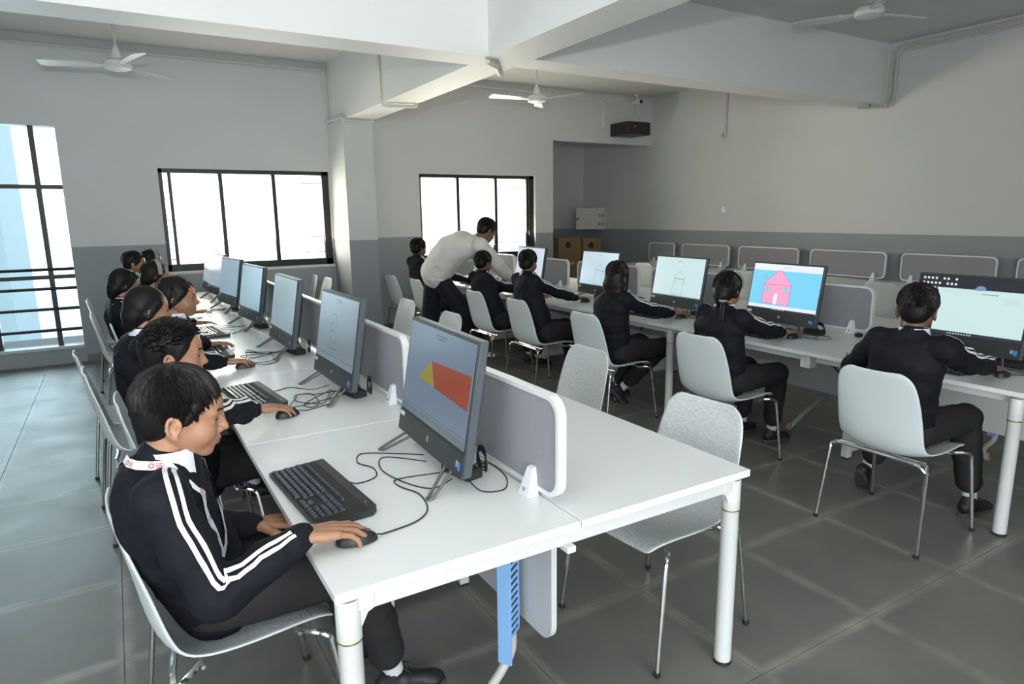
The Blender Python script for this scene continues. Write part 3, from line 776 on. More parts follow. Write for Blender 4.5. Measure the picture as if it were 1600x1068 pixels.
# ------------------------------------------------------------------ computers
def computer(label, loc, rz, scr, group, paint=None, tilt=0.17, wires=True):
    """all-in-one computer facing -x; screen width 0.54"""
    t = thing('desktop_computer', label, 'computer', loc, rz, group)
    W2 = 0.302; z0, z1 = 0.062, 0.490
    def P(x, y, z): return (x + (z - z0) * tilt, y, z)
    def slab(mb, x0, x1, ya, yb, za, zb, b=0.003, mi=0):
        m2 = MB().rbox(x0, x1, ya, yb, za, zb, b)
        return mb.add([P(*v) for v in m2.v], m2.f, mi)
    slab(MB(), 0.0, 0.030, -W2, W2, z0, z1, 0.004).build('housing', M_PCSIDE, t)
    slab(MB(), 0.03, 0.060, -W2 * 0.75, W2 * 0.75, z0 + 0.05, z1 - 0.1, 0.010).build('rear_hump', M_PC, t)
    fr = MB(); slab(fr, -0.004, 0.0, -W2 + 0.002, W2 - 0.002, z0 + 0.001, z1 - 0.001, 0.001)
    fr.build('front_glass', M_PC, t)
    s0, s1 = z0 + 0.088, z1 - 0.010
    sm = MB(); slab(sm, -0.0055, -0.0042, -W2 + 0.010, W2 - 0.010, s0, s1, 0.0003)
    s = sm.build('screen', scr, t)
    c = MB(); slab(c, -0.0075, -0.004, -W2 + 0.001, W2 - 0.001, z0, s0 - 0.010, 0.001)
    c.build('lower_bezel', M_PC, t)
    lg = MB()
    cz = (z0 + s0 - 0.01) / 2 + 0.004
    vs = []; fs = []
    for k in range(16):
        a = 2 * PI * k / 16; vs.append(P(-0.0085, 0.010 * math.cos(a), cz + 0.010 * math.sin(a)))
    lg.add(vs, [tuple(range(16))], 0)
    lgo = lg.build('round_logo', M_LOGO, t)
    # the letters h and p of the maker's round logo, slanted strokes
    l2 = MB()
    def st(ya, za, yb, zb, w=0.0011):
        dy, dz = yb - ya, zb - za; L = math.hypot(dy, dz); ny, nz = -dz / L * w, dy / L * w
        l2.add([P(-0.0088, ya + ny, cz + za + nz), P(-0.0088, ya - ny, cz + za - nz), P(-0.0088, yb - ny, cz + zb - nz), P(-0.0088, yb + ny, cz + zb + nz)], [(0, 1, 2, 3)])
    # facing -x the reader's left is +y
    st(0.0055, -0.005, 0.0025, 0.008); st(0.0042, 0.001, 0.0010, 0.001); st(0.0010, 0.001, 0.0022, -0.005)
    st(-0.0010, 0.001, 0.0020, -0.009); st(-0.0010, 0.001, -0.0045, 0.001); st(-0.0045, 0.001, -0.0033, -0.004); st(-0.0033, -0.004, 0.0005, -0.004)
    l2.build('logo_letters', M_PC, lgo)
    k = MB(); slab(k, -0.0082, -0.0075, W2 - 0.052, W2 - 0.008, s0 - 0.03, s0 - 0.014, 0.0002); k.build('white_label', M_WHITE, t)
    k = MB(); slab(k, -0.0082, -0.0075, -W2 + 0.018, -W2 + 0.034, z0 + 0.022, z0 + 0.050, 0.0002); k.build('blue_sticker', M_STICKBLUE, t)
    k = MB(); slab(k, -0.0082, -0.0075, -W2 + 0.037, -W2 + 0.052, z0 + 0.030, z0 + 0.050, 0.0002); k.build('square_sticker', M_GREYPRINT, t)
    # wire stand
    for sy in (-1, 1):
        p = [(0.02, sy * 0.150, z0 + 0.02), (-0.085, sy * 0.235, 0.008), (-0.098, sy * 0.250, 0.0055), (-0.085, sy * 0.262, 0.008), (0.035, sy * 0.200, z0 + 0.03)]
        MB().tube(spline(p, 5), 0.0055, 8).build('stand_leg', M_WIRE, t, True)
    MB().tube(spline([(0.045, -0.10, 0.15), (0.12, -0.09, 0.008), (0.13, 0.0, 0.006), (0.12, 0.09, 0.008), (0.045, 0.10, 0.15)], 6), 0.0055, 8).build('rear_stand', M_WIRE, t, True)
    if paint:
        groups = {}
        for (kind, pts, col, st_) in paint:
            groups.setdefault((kind, col, st_), []).append(pts)
        for q, ((kind, col, st_), L) in enumerate(groups.items()):
            mb = MB(); x = -0.0062 - 0.00025 * q
            for pts in L:
                # pts in screen fractions: u 0 left..1 right, v 0 bottom..1 top
                vs = [P(x, (W2 - 0.010) * (1 - 2 * u), s0 + (s1 - s0) * v) for u, v in pts]
                mb.add(vs, [tuple(range(len(vs)))])
            mb.build('screen_' + kind, screen_mat(col, st_), s)
    return t
def line_q(u0, v0, u1, v1, w=0.004):
    du, dv = (u1 - u0) * 1.53, v1 - v0; L = math.hypot(du, dv) or 1
    nu, nv = -dv / L * w / 1.53, du / L * w
    return [(u0 + nu, v0 + nv), (u0 - nu, v0 - nv), (u1 - nu, v1 - nv), (u1 + nu, v1 + nv)]
def rect(u0, v0, u1, v1): return [(u0, v0), (u1, v0), (u1, v1), (u0, v1)]
def ui(col, k, dense=20, top=0.985):
    """faint toolbar marks and the pair of title lines every drawing program window shows"""
    r = random.Random(5); out = []
    for i in range(dense):
        u = 0.04 + 0.9 * r.random(); v = top - 0.03 - 0.09 * r.random()
        out.append(('toolbar', rect(u, v, u + 0.012, v + 0.008), col, k))
    for row, (a, b) in enumerate(((0.44, 0.60), (0.47, 0.58))):
        u = a
        while u < b:
            w = r.uniform(0.006, 0.016)
            out.append(('title', rect(u, top - 0.05 - row * 0.03, u + w, top - 0.036 - row * 0.03), tuple(c * 0.35 for c in col), k)); u += w + 0.006
    return out
def taskbar(col, k):
    return [('taskbar', rect(0.0, 0.0, 1, 0.035), col, k)]
# screens
BLU = (0.20, 0.26, 0.34)
s1p = ui((0.14, 0.19, 0.25), 1.0) + [('yellow_shape', [(0.408, 0.66), (0.228, 0.425), (0.49, 0.405)], (0.24, 0.22, 0.02), 1.0),
       ('red_shape', [(0.42, 0.66), (0.985, 0.70), (0.985, 0.37), (0.50, 0.405)], (0.25, 0.045, 0.018), 1.0),
       ('taskbar', rect(0, 0.0, 1, 0.075), (0.10, 0.135, 0.16), 1.0), ('taskbar_line', rect(0, 0.10, 1, 0.106), (0.06, 0.08, 0.10), 1.0)]
s1p += [('taskbar_icon', rect(0.40 + 0.028 * q, 0.02, 0.412 + 0.028 * q, 0.05), (0.16, 0.2, 0.22), 1.0) for q in range(8)]
GLA = 'computers on the left row'
computer('nearest computer, screen with a yellow triangle and a red shape', (0.860, 2.03, 0.75), -0.05, screen_mat((0.13, 0.175, 0.245), 1.0), GLA, s1p)
hs = [(0.36, 0.20, 0.36, 0.72), (0.50, 0.20, 0.50, 0.72), (0.36, 0.72, 0.50, 0.70), (0.36, 0.58, 0.42, 0.57), (0.36, 0.47, 0.46, 0.45), (0.36, 0.33, 0.50, 0.31), (0.36, 0.20, 0.50, 0.19)]
computer('second computer of the left row, thin ladder-like drawing on a grey-blue screen', (0.860, 3.22, 0.75), 0.02, screen_mat((0.17, 0.215, 0.25), 1.0), GLA,
         ui((0.14, 0.18, 0.21), 1.0, 8) + [('drawing', line_q(*h, w=0.003), (0.03, 0.04, 0.05), 1.0) for h in hs] + [('taskbar_line', rect(0, 0.09, 1, 0.096), (0.06, 0.08, 0.10), 1.0)])
computer('third computer of the left row, blank pale grey-blue screen', (0.860, 4.42, 0.75), 0.02, screen_mat((0.24, 0.32, 0.36), 1.0), GLA)
computer('fourth computer of the left row, blank light blue screen', (0.860, 5.62, 0.75), 0.09, screen_mat((0.26, 0.38, 0.46), 1.0), GLA)
computer('fifth computer of the left row, dim blue screen before the window', (0.860, 6.76, 0.75), 0.12, screen_mat((0.24, 0.34, 0.42), 1.0), GLA)
computer('sixth computer of the left row, seen almost edge-on at the window', (0.86, 7.72, 0.75), 0.09, screen_mat((0.30, 0.38, 0.45), 1.0), GLA)
computer('farthest computer of the left row, a dark sliver at the window', (0.85, 8.30, 0.75), 0.03, screen_mat((0.30, 0.38, 0.45), 1.0), GLA)

GRB = 'computers on the middle row'
LITE = (0.62, 0.80, 0.82)
dk = (0.05, 0.06, 0.07)
icons = []
for r_, row in enumerate(((0, 1, 2, 3, 5, 6, 8), (0, 1, 2, 3, 4, 6, 7, 8), (0, 1, 2, 3, 4))):
    for c_ in row:
        icons.append(('icon', rect(0.035 + 0.038 * c_, 0.935 - 0.085 * r_, 0.056 + 0.038 * c_, 0.972 - 0.085 * r_), (0.75, 0.8, 0.8), 1.0))
fl = [(0.52, 0.79), (0.55, 0.86), (0.59, 0.87), (0.62, 0.85), (0.63, 0.79)]
computer('right-most computer, white window over a dark desktop with rows of small icons', (4.10, 1.86, 0.75), -0.02, screen_mat((0.008, 0.010, 0.016), 1.0), GRB,
         [('window', rect(0.20, 0.055, 0.995, 0.80), (0.60, 0.80, 0.79), 1.0), ('petals', fl, (0.18, 0.28, 0.50), 1.0)] + icons +
         [('menu', rect(0.23 + 0.03 * (q % 14), 0.755 - 0.03 * (q // 14), 0.24 + 0.03 * (q % 14), 0.762 - 0.03 * (q // 14)), (0.40, 0.50, 0.50), 1.0) for q in range(28)] +
         [('title', rect(0.60 + 0.016 * q, 0.725, 0.610 + 0.016 * q, 0.738), dk, 1.0) for q in range(9)] +
         [('panel', rect(0.80, 0.60 + 0.03 * q, 0.93, 0.604 + 0.03 * q), (0.35, 0.45, 0.45), 1.0) for q in range(4)] +
         [('taskbar', rect(0.0, 0.0, 1, 0.05), (0.02, 0.025, 0.04), 1.0)] + [('icon', rect(0.36 + 0.025 * q, 0.012, 0.372 + 0.025 * q, 0.035), (0.6, 0.65, 0.7), 1.0) for q in range(9)])
SKY = (0.20, 0.66, 0.98); PINK = (0.96, 0.40, 0.62)
house = [('sky_field', rect(0.0, 0.10, 1.0, 0.86), SKY, 1.0),
         ('pink_wall', [(0.20, 0.14), (0.60, 0.12), (0.60, 0.55), (0.20, 0.55)], PINK, 1.0), ('pink_roof', [(0.19, 0.55), (0.61, 0.55), (0.43, 0.88), (0.39, 0.88)], PINK, 1.0),
         ('door', [(0.365, 0.12), (0.435, 0.12), (0.435, 0.36), (0.365, 0.36)], (0.85, 0.85, 0.95), 1.0),
         ('house_window', rect(0.225, 0.40, 0.30, 0.49), (0.35, 0.75, 0.9), 1.0), ('house_window', rect(0.50, 0.40, 0.575, 0.49), (0.35, 0.75, 0.9), 1.0)]
for l_ in ((0.20, 0.14, 0.20, 0.55), (0.60, 0.12, 0.60, 0.55), (0.19, 0.55, 0.61, 0.55), (0.20, 0.14, 0.60, 0.12), (0.19, 0.55, 0.39, 0.88), (0.61, 0.55, 0.43, 0.88),
           (0.225, 0.445, 0.30, 0.445), (0.262, 0.40, 0.262, 0.49), (0.50, 0.445, 0.575, 0.445), (0.537, 0.40, 0.537, 0.49), (0.225, 0.40, 0.30, 0.40), (0.225, 0.49, 0.30, 0.49),
           (0.50, 0.40, 0.575, 0.40), (0.50, 0.49, 0.575, 0.49), (0.20, 0.63, 0.175, 0.76), (0.235, 0.66, 0.21, 0.79), (0.365, 0.12, 0.365, 0.36), (0.435, 0.12, 0.435, 0.36)):
    house.append(('outline', line_q(*l_, w=0.0025), (0.10, 0.05, 0.15), 1.0))
computer('computer showing a pink house drawn on a sky-blue field', (4.10, 3.08, 0.75), -0.03, screen_mat((0.85, 0.87, 0.98), 1.0), GRB,
         house + [('title', rect(0.44 + 0.018 * q, 0.93, 0.452 + 0.018 * q, 0.94), (0.3, 0.3, 0.4), 1.0) for q in range(8)] +
         [('taskbar', rect(0, 0, 1, 0.03), (0.03, 0.03, 0.05), 1.0)] + [('icon', rect(0.38 + 0.028 * q, 0.006, 0.39 + 0.028 * q, 0.024), (0.7, 0.7, 0.8), 1.0) for q in range(7)])
def sketch(k):
    L = [(0.40, 0.06, 0.44, 0.46), (0.62, 0.06, 0.64, 0.46), (0.40, 0.06, 0.62, 0.05), (0.42, 0.47, 0.53, 0.66), (0.53, 0.66, 0.65, 0.46), (0.42, 0.47, 0.65, 0.45), (0.58, 0.40, 0.63, 0.40), (0.58, 0.34, 0.63, 0.34), (0.45, 0.36, 0.48, 0.40), (0.45, 0.36, 0.45, 0.33)]
    return [('drawing', line_q(*l_, w=0.0028 if q != 5 else 0.006), (0.06, 0.09, 0.10), 1.0) for q, l_ in enumerate(L)] + \
        [('title', rect(0.46 + 0.018 * q, 0.90, 0.472 + 0.018 * q, 0.915), dk, 1.0) for q in range(5 + k)] + [('taskbar', rect(0, 0, 1, 0.025), (0.15, 0.18, 0.2), 1.0)]
computer('computer with a thin line drawing of a house, in front of the long-haired girl', (4.10, 4.14, 0.75), -0.03, screen_mat((0.56, 0.74, 0.76), 1.0), GRB, sketch(0))
computer('computer with a faint house sketch, left of the long-haired girl', (4.10, 5.24, 0.75), -0.03, screen_mat((0.55, 0.70, 0.80), 1.0), GRB, sketch(1))
computer('computer with a plain pale screen, behind the short-haired boy', (4.08, 6.50, 0.75), -0.02, screen_mat((0.60, 0.68, 0.80), 1.0), GRB)
computer('computer under the leaning man, screen dim blue', (4.10, 7.66, 0.75), -0.12, screen_mat((0.30, 0.38, 0.50), 1.0), GRB)

# ------------------------------------------------------------------ keyboards, mice, cables, adapters
def keyboard_proto():
    t = thing('keyboard', 'x', 'keyboard')
    # local: typist at -x, keys run along y; +y is the typist's left
    mb = MB(); w, d = 0.245, 0.094
    o = [(-d, -w + 0.004), (-d + 0.004, -w), (d - 0.02, -w), (d, -w + 0.02), (d, w - 0.004), (d - 0.004, w), (-d + 0.004, w), (-d, w - 0.004)]
    n = len(o)
    z = lambda x: 0.014 + (x + d) * 0.05
    mb.add([(x, y, 0.002) for x, y in o] + [(x, y, z(x)) for x, y in o], [tuple(range(n))[::-1], tuple(range(n, 2 * n))] + [(i, (i + 1) % n, n + (i + 1) % n, n + i) for i in range(n)])
    body = mb.build('body', M_KEYB, t)
    MB().add([(-d + 0.008, -w + 0.008, z(-d + 0.008) + 0.0006), (-d + 0.008, w - 0.008, z(-d + 0.008) + 0.0006), (d - 0.03, w - 0.008, z(d - 0.03) + 0.0006), (d - 0.03, -w + 0.008, z(d - 0.03) + 0.0006)], [(0, 1, 2, 3)]).build('key_bed', M_RUBBER, t)
    ks = MB(); pr = MB()
    def key(x, y, kx=0.0165, ky=0.0165):
        zz = z(x); a = kx / 2; b = ky / 2; c = 0.0022
        ks.add([(x - a, y - b, zz), (x - a, y + b, zz), (x + a, y + b, zz), (x + a, y - b, zz), (x - a + c, y - b + c, zz + 0.007), (x - a + c, y + b - c, zz + 0.007), (x + a - c, y + b - c, zz + 0.007), (x + a - c, y - b + c, zz + 0.007)],
               [(4, 5, 6, 7), (0, 1, 5, 4), (1, 2, 6, 5), (2, 3, 7, 6), (3, 0, 4, 7)])
        pr.add([(x + 0.0015, y + 0.001, zz + 0.0074), (x + 0.0015, y + 0.0035, zz + 0.0074), (x + 0.005, y + 0.0035, zz + 0.0074), (x + 0.005, y + 0.001, zz + 0.0074)], [(0, 1, 2, 3)])
    P_ = 0.0195
    xr = [-0.078 + P_ * r_ for r_ in range(6)]
    for r_ in range(1, 5):
        for c_ in range(14): key(xr[r_], w - 0.018 - P_ * (c_ + 0.25 * (r_ % 2)))
    for c_ in (0, 1, 2): key(xr[0], w - 0.02 - 0.023 * c_, 0.0165, 0.021)
    key(xr[0], w - 0.137, 0.0165, 0.115)
    for c_ in (0, 1, 2): key(xr[0], w - 0.21 - 0.023 * c_, 0.0165, 0.021)
    for c_ in range(3):
        y = w - 0.308 - P_ * c_
        key(xr[0], y)
        if c_ == 1: key(xr[1], y)
        key(xr[3], y); key(xr[4], y)
    for r_ in range(5):
        for c_ in range(4):
            y = w - 0.378 - P_ * c_
            if y > -w + 0.02: key(xr[r_], y)
    for c_ in range(16): key(xr[5] + 0.006, w - 0.02 - 0.0235 * c_, 0.012, 0.014)
    o = ks.build('keys', M_KEY, t); o['kind'] = 'stuff'
    o = pr.build('key_letters', M_GREYPRINT, t); o['kind'] = 'stuff'
    MB().lathe([(0.0, 0.0), (0.002, 0.0), (0.002, 0.0008)], (d - 0.018, -w + 0.06, z(d - 0.018)), 8).build('indicator_light', M_WHITE, t)
    return t
kb0 = keyboard_proto(); kf = [True]
def place(proto, flag, loc, rz, label, group):
    if flag[0]:
        flag[0] = False; proto.location = loc; proto.rotation_euler = (0, 0, rz); proto['label'] = label; proto['group'] = group; return proto
    return dup(proto, loc, rz, label, group)
def kb(x, y, rz, label, g='keyboards'): return place(kb0, kf, (x, y, 0.7505), rz, label, g)
kb(0.475, 2.005, 0.07, 'black keyboard in front of the nearest boy with the lanyard')
kb(0.50, 3.32, 0.10, 'black keyboard beside the second mouse, glinting pale')
kb(0.48, 4.62, 0.0, 'glinting keyboard under the dark hand in the left row')
kb(0.55, 5.45, 0.1, 'glinting keyboard before the fourth left-row computer')
kb(3.84, 1.92, 0.0, 'black keyboard before the right-most computer')
kb(3.86, 3.15, 0.0, 'black keyboard hidden behind the girl with the braid')
kb(3.86, 4.25, 0.0, 'black keyboard before the long-haired girl')
kb(3.84, 6.35, 0.0, 'keyboard reflecting the window before the short-haired boy')
kb(3.84, 7.35, 0.0, 'keyboard reflecting the window beside the standing man')
def mouse_proto():
    t = thing('computer_mouse', 'x', 'mouse')
    mb = MB(); n = 16; m = 8; vs = []; fs = []
    for i in range(m + 1):
        for k in range(n):
            th = 2 * PI * k / n; ph = (PI / 2) * i / m
            x = 0.057 * math.cos(ph) ** 0.7 * math.cos(th); y = 0.031 * math.cos(ph) ** 0.7 * math.sin(th) * (1 - 0.10 * math.cos(th))
            vs.append((x, y, 0.003 + 0.033 * math.sin(ph) ** 0.9 * (1 - 0.20 * math.cos(th) * math.cos(ph))))
    for i in range(m):
        for k in range(n):
            fs.append((i * n + k, i * n + (k + 1) % n, (i + 1) * n + (k + 1) % n, (i + 1) * n + k))
    mb.add(vs, fs + [tuple(range(n))[::-1]]).build('body', M_KEYB, t, True)
    MB().lathe([(0.0, -0.004), (0.011, -0.003), (0.011, 0.003), (0.0, 0.004)], (0.030, 0, 0.024), 12, axis='y').build('scroll_wheel', M_KEY, t, True)
    return t
ms0 = mouse_proto(); mf = [True]
def mouse(x, y, rz, label): return place(ms0, mf, (x, y, 0.7505), rz, label, 'mice')
mouse(0.475, 1.635, -0.15, 'black mouse under the nearest boy\'s hand')
mouse(0.575, 2.92, 0.3, 'black mouse under the second boy\'s hand')
mouse(0.58, 4.05, 0.1, 'mouse under the third hand on the left row')
mouse(3.92, 1.56, 0.0, 'black mouse of the boy at the far right')
mouse(3.95, 2.84, 0.0, 'black mouse of the girl with the braid')
mouse(3.97, 3.92, 0.0, 'black mouse of the long-haired girl')
mouse(3.93, 5.18, 0.0, 'black mouse of the short-haired boy')
def cable(label, pts, r=0.0022, n=6, g='computer cables'):
    t = thing('cable', label, 'cable', pts[0], 0, g)
    b = V(pts[0])
    MB().tube([V(p) - b for p in spline(pts, n)], r, 6).build('cord', M_CABLE, t, True)
    return t
Z = 0.7535
cable('mouse cord snaking from the nearest mouse to the nearest computer', [(0.53, 1.625, 0.765), (0.56, 1.64, Z), (0.66, 1.66, Z), (0.72, 1.72, Z), (0.74, 1.83, Z), (0.71, 1.92, Z), (0.72, 1.98, Z), (0.83, 1.94, Z + 0.01), (0.90, 1.90, Z + 0.02)])
cable('keyboard cord waving from the nearest keyboard to the nearest computer', [(0.56, 2.05, 0.765), (0.60, 2.02, Z), (0.67, 2.04, Z), (0.69, 2.12, Z), (0.66, 2.20, Z), (0.70, 2.28, Z), (0.80, 2.22, Z), (0.88, 2.12, Z + 0.01)])
cable('thin loop of cord lying before the nearest computer', [(0.86, 2.05, Z + 0.012), (0.76, 2.20, Z), (0.71, 2.10, Z), (0.73, 1.96, Z), (0.79, 1.85, Z), (0.87, 1.86, Z + 0.012)])
cable('loop of cord right of the nearest computer, against the partition', [(0.93, 1.86, Z + 0.03), (1.01, 1.90, Z + 0.03), (1.035, 1.80, Z + 0.01), (0.99, 1.72, Z), (0.92, 1.74, Z), (0.90, 1.80, Z + 0.02)])
rr = random.Random(3)
for k, yc in enumerate((3.22, 4.42, 5.62, 6.80)):
    nm = ('second', 'third', 'fourth', 'fifth')[k]
    for q in range(2):
        pts = [(0.86 + rr.uniform(-0.02, 0.04), yc - 0.05 * q, Z + 0.01 + 0.003 * q)]
        c = V((0.72 + rr.uniform(-0.05, 0.03), yc + rr.uniform(-0.22, 0.05)))
        a0 = rr.uniform(0, 6)
        for i in range(7):
            a = a0 + i * rr.uniform(0.8, 1.2); w_ = rr.uniform(0.6, 1.35)
            pts.append((c.x + (0.045 + 0.007 * i) * w_ * math.cos(a), c.y + (0.08 + 0.014 * i) * w_ * math.sin(a), Z + 0.0022 * i + 0.001 * q))
        pts.append((0.90, yc - 0.12 + 0.03 * q, Z + 0.01))
        cable('%s tangled cord under the %s computer of the left row' % (('first', 'second', 'third')[q], nm), pts)
cable('mouse cord from the second mouse to the second computer', [(0.63, 2.94, 0.765), (0.67, 2.96, Z), (0.74, 2.99, Z), (0.80, 3.02, Z), (0.81, 3.10, Z), (0.86, 3.16, Z + 0.02)])
cable('keyboard cord from the second keyboard to the second computer', [(0.585, 3.33, 0.765), (0.64, 3.40, Z), (0.70, 3.42, Z), (0.78, 3.32, Z), (0.86, 3.28, Z + 0.02)])
cable('cord from the third hand to the third computer', [(0.64, 4.07, 0.765), (0.70, 4.06, Z), (0.78, 4.12, Z), (0.80, 4.24, Z), (0.86, 4.32, Z + 0.02)])
for k, yc in enumerate((1.86, 3.08, 4.14, 5.24)):
    nm = ('right-most computer', 'pink house computer', 'house sketch computer', 'faint sketch computer')[k]
    for q in range(2):
        pts = [(4.12, yc - 0.08 - 0.05 * q, Z + 0.012)]
        c = V((4.10 + rr.uniform(-0.08, 0.0), yc - 0.30 + rr.uniform(-0.04, 0.06))); a0 = rr.uniform(0, 6)
        for i in range(8):
            a = a0 + i * 0.95
            pts.append((c.x + (0.05 + 0.004 * i) * math.cos(a), c.y + (0.08 + 0.008 * i) * math.sin(a), Z + 0.0022 * i + 0.001 * q))
        cable('%s coiled cord beside the %s' % (('thin', 'second')[q], nm), pts)
    cable('power cord hanging below the desk under the %s' % nm, [(4.36, yc - 0.25, 0.69), (4.34, yc - 0.27, 0.56), (4.34, yc - 0.38, 0.47), (4.34, yc - 0.48, 0.56), (4.35, yc - 0.50, 0.70)], 0.006)
def adapter(x, y, rz, label):
    t = thing('power_adapter', label, 'power adapter', (x, y, 0.751), rz, 'power adapters')
    MB().rbox(-0.035, 0.035, -0.075, 0.075, 0, 0.035, 0.006).build('body', M_RUBBER, t)
    co = MB()
    for k in range(4): co.tube(arc((0.09, 0.0, 0.02 + 0.009 * k), 0.045 - 0.003 * k, 0, 2 * PI, 14, (0.35, 1, 0.2), (0.15, 0.0, 0.75)), 0.0035, 6)
    co.build('coiled_cord', M_CABLE, t, True)
for k, yc in enumerate((2.03, 3.22, 4.42, 5.62, 6.80, 7.72)):
    adapter(0.93, yc - 0.12, 0.2, 'black power brick with bundled cord behind the %s computer of the left row' % ORD[k].replace(' and last', ''))
for k, yc in enumerate((1.86, 3.08, 4.14, 5.24)):
    adapter(4.20, yc - 0.22, 0.1, 'black power brick under the %s' % ('right-most computer', 'pink house computer', 'house sketch computer', 'faint sketch computer')[k])
t = thing('rubber_stopper', 'small black plug lying beside the pink house computer', 'plug', (4.36, 2.62, 0.751))
MB().rbox(-0.02, 0.02, -0.02, 0.02, 0, 0.025, 0.003).build('body', M_RUBBER, t)
# ------------------------------------------------------------------ people
import numpy as np
def skin_mat(n, col):
    m = mat('skin_' + n, col, 0.48, var=0.06, vs=14)
    b = m.node_tree.nodes['Principled BSDF']
    b.inputs['Subsurface Weight'].default_value = 0.08
    b.inputs['Subsurface Radius'].default_value = (0.012, 0.005, 0.003)
    return m
SK1 = skin_mat('warm', (0.345, 0.18, 0.105)); SK2 = skin_mat('brown', (0.30, 0.155, 0.088)); SK3 = skin_mat('dark', (0.17, 0.085, 0.05))
M_LIP = mat('lip', (0.27, 0.105, 0.075), 0.42)
M_EYEW = mat('eye_white', (0.62, 0.58, 0.54), 0.25); M_EYE = mat('eye_dark', (0.015, 0.010, 0.008), 0.15)
M_HAIR = mat('hair_black', (0.006, 0.005, 0.005), 0.5, spec=0.22)
M_HAIRB = mat('hair_brownblack', (0.012, 0.009, 0.008), 0.5, spec=0.22)
M_JACKET = mat('jacket_black', (0.007, 0.008, 0.012), 0.75, spec=0.2, bump=0.25, bs=25)
M_TROUSER = mat('trouser_charcoal', (0.021, 0.020, 0.022), 0.85, spec=0.25, bump=0.25, bs=20)
M_NAVY = mat('trouser_navy', (0.008, 0.010, 0.020), 0.8, spec=0.3, bump=0.2, bs=20)
M_STRIPE = mat('stripe_white', (0.78, 0.79, 0.82), 0.6)
M_SHIRT = mat('shirt_white', (0.70, 0.73, 0.80), 0.7)
M_SWEAT = mat('sweater_white', (0.62, 0.61, 0.58), 0.85, bump=0.3, bs=45, sheen=0.2)
M_SHOE = mat('shoe_black', (0.010, 0.010, 0.012), 0.55)
M_SOLE = mat('shoe_sole', (0.05, 0.05, 0.052), 0.7)
M_SOCK = mat('sock_white', (0.60, 0.62, 0.64), 0.85)
M_LANY = mat('lanyard_white', (0.66, 0.72, 0.80), 0.6)
M_RED = mat('print_red', (0.62, 0.06, 0.05), 0.6)
M_BAND = mat('band_grey', (0.30, 0.29, 0.28), 0.7)
M_MAROON = mat('hair_tie_maroon', (0.16, 0.03, 0.03), 0.7)
M_ZIP = mat('zip_steel', (0.6, 0.6, 0.6), 0.25, metal=1)

def sphere_v(c, r, rot=None, nu=14, nv=9):
    rx, ry, rz = (r, r, r) if not isinstance(r, (tuple, list)) else r
    vs = []; fs = []
    for i in range(nv + 1):
        ph = -PI / 2 + PI * i / nv
        for k in range(nu):
            th = 2 * PI * k / nu
            p = V((rx * math.cos(ph) * math.cos(th), ry * math.cos(ph) * math.sin(th), rz * math.sin(ph)))
            if rot: p = rot @ p
            vs.append(p + V(c))
    for i in range(nv):
        for k in range(nu):
            fs.append((i * nu + k, i * nu + (k + 1) % nu, (i + 1) * nu + (k + 1) % nu, (i + 1) * nu + k))
    return vs, fs
def surface_net(D, org, h):
    """quads of the zero level of the distance grid D"""
    S = D < 0
    nx, ny, nz = D.shape
    C = S[:-1, :-1, :-1].astype(np.int8)
    tot = np.zeros((nx - 1, ny - 1, nz - 1), np.int8)
    for i in (0, 1):
        for j in (0, 1):
            for k in (0, 1): tot += S[i:nx - 1 + i, j:ny - 1 + j, k:nz - 1 + k]
    act = (tot > 0) & (tot < 8)
    idx = -np.ones(act.shape, np.int64); cells = np.argwhere(act); idx[act] = np.arange(len(cells))
    acc = np.zeros((len(cells), 3)); cnt = np.zeros(len(cells))
    ci, cj, ck = cells.T
    cor = {(i, j, k): D[ci + i, cj + j, ck + k] for i in (0, 1) for j in (0, 1) for k in (0, 1)}
    for (p, q) in [((i, j, k), tuple(np.add((i, j, k), e))) for e in ((1, 0, 0), (0, 1, 0), (0, 0, 1)) for i in (0, 1) for j in (0, 1) for k in (0, 1) if max(np.add((i, j, k), e)) < 2]:
        a, b = cor[p], cor[q]; m = (a < 0) != (b < 0)
        t = np.where(m, a / np.where(m, a - b, 1), 0)
        for x in range(3): acc[:, x] += np.where(m, p[x] + t * (q[x] - p[x]), 0)
        cnt += m
    P_ = (cells + acc / cnt[:, None]) * h + org
    F = []
    for ax in range(3):
        sl0 = [slice(1, -1)] * 3; sl0[ax] = slice(0, -1); sl1 = list(sl0); sl1[ax] = slice(1, None)
        A = S[tuple(sl0)]; B_ = S[tuple(sl1)]; m = np.argwhere(A != B_)
        if not len(m): continue
        off = [1, 1, 1]; off[ax] = 0; e = m + np.array(off); inn = A[tuple(m.T)]
        u, v = [(1, 2), (2, 0), (0, 1)][ax]
        def at(du, dv):
            q = e.copy(); q[:, u] -= du; q[:, v] -= dv; return idx[tuple(q.T)]
        Q = np.stack([at(0, 0), at(1, 0), at(1, 1), at(0, 1)], 1)
        Q = np.where(inn[:, None], Q, Q[:, ::-1]); F.append(Q)
    return P_, np.concatenate(F)
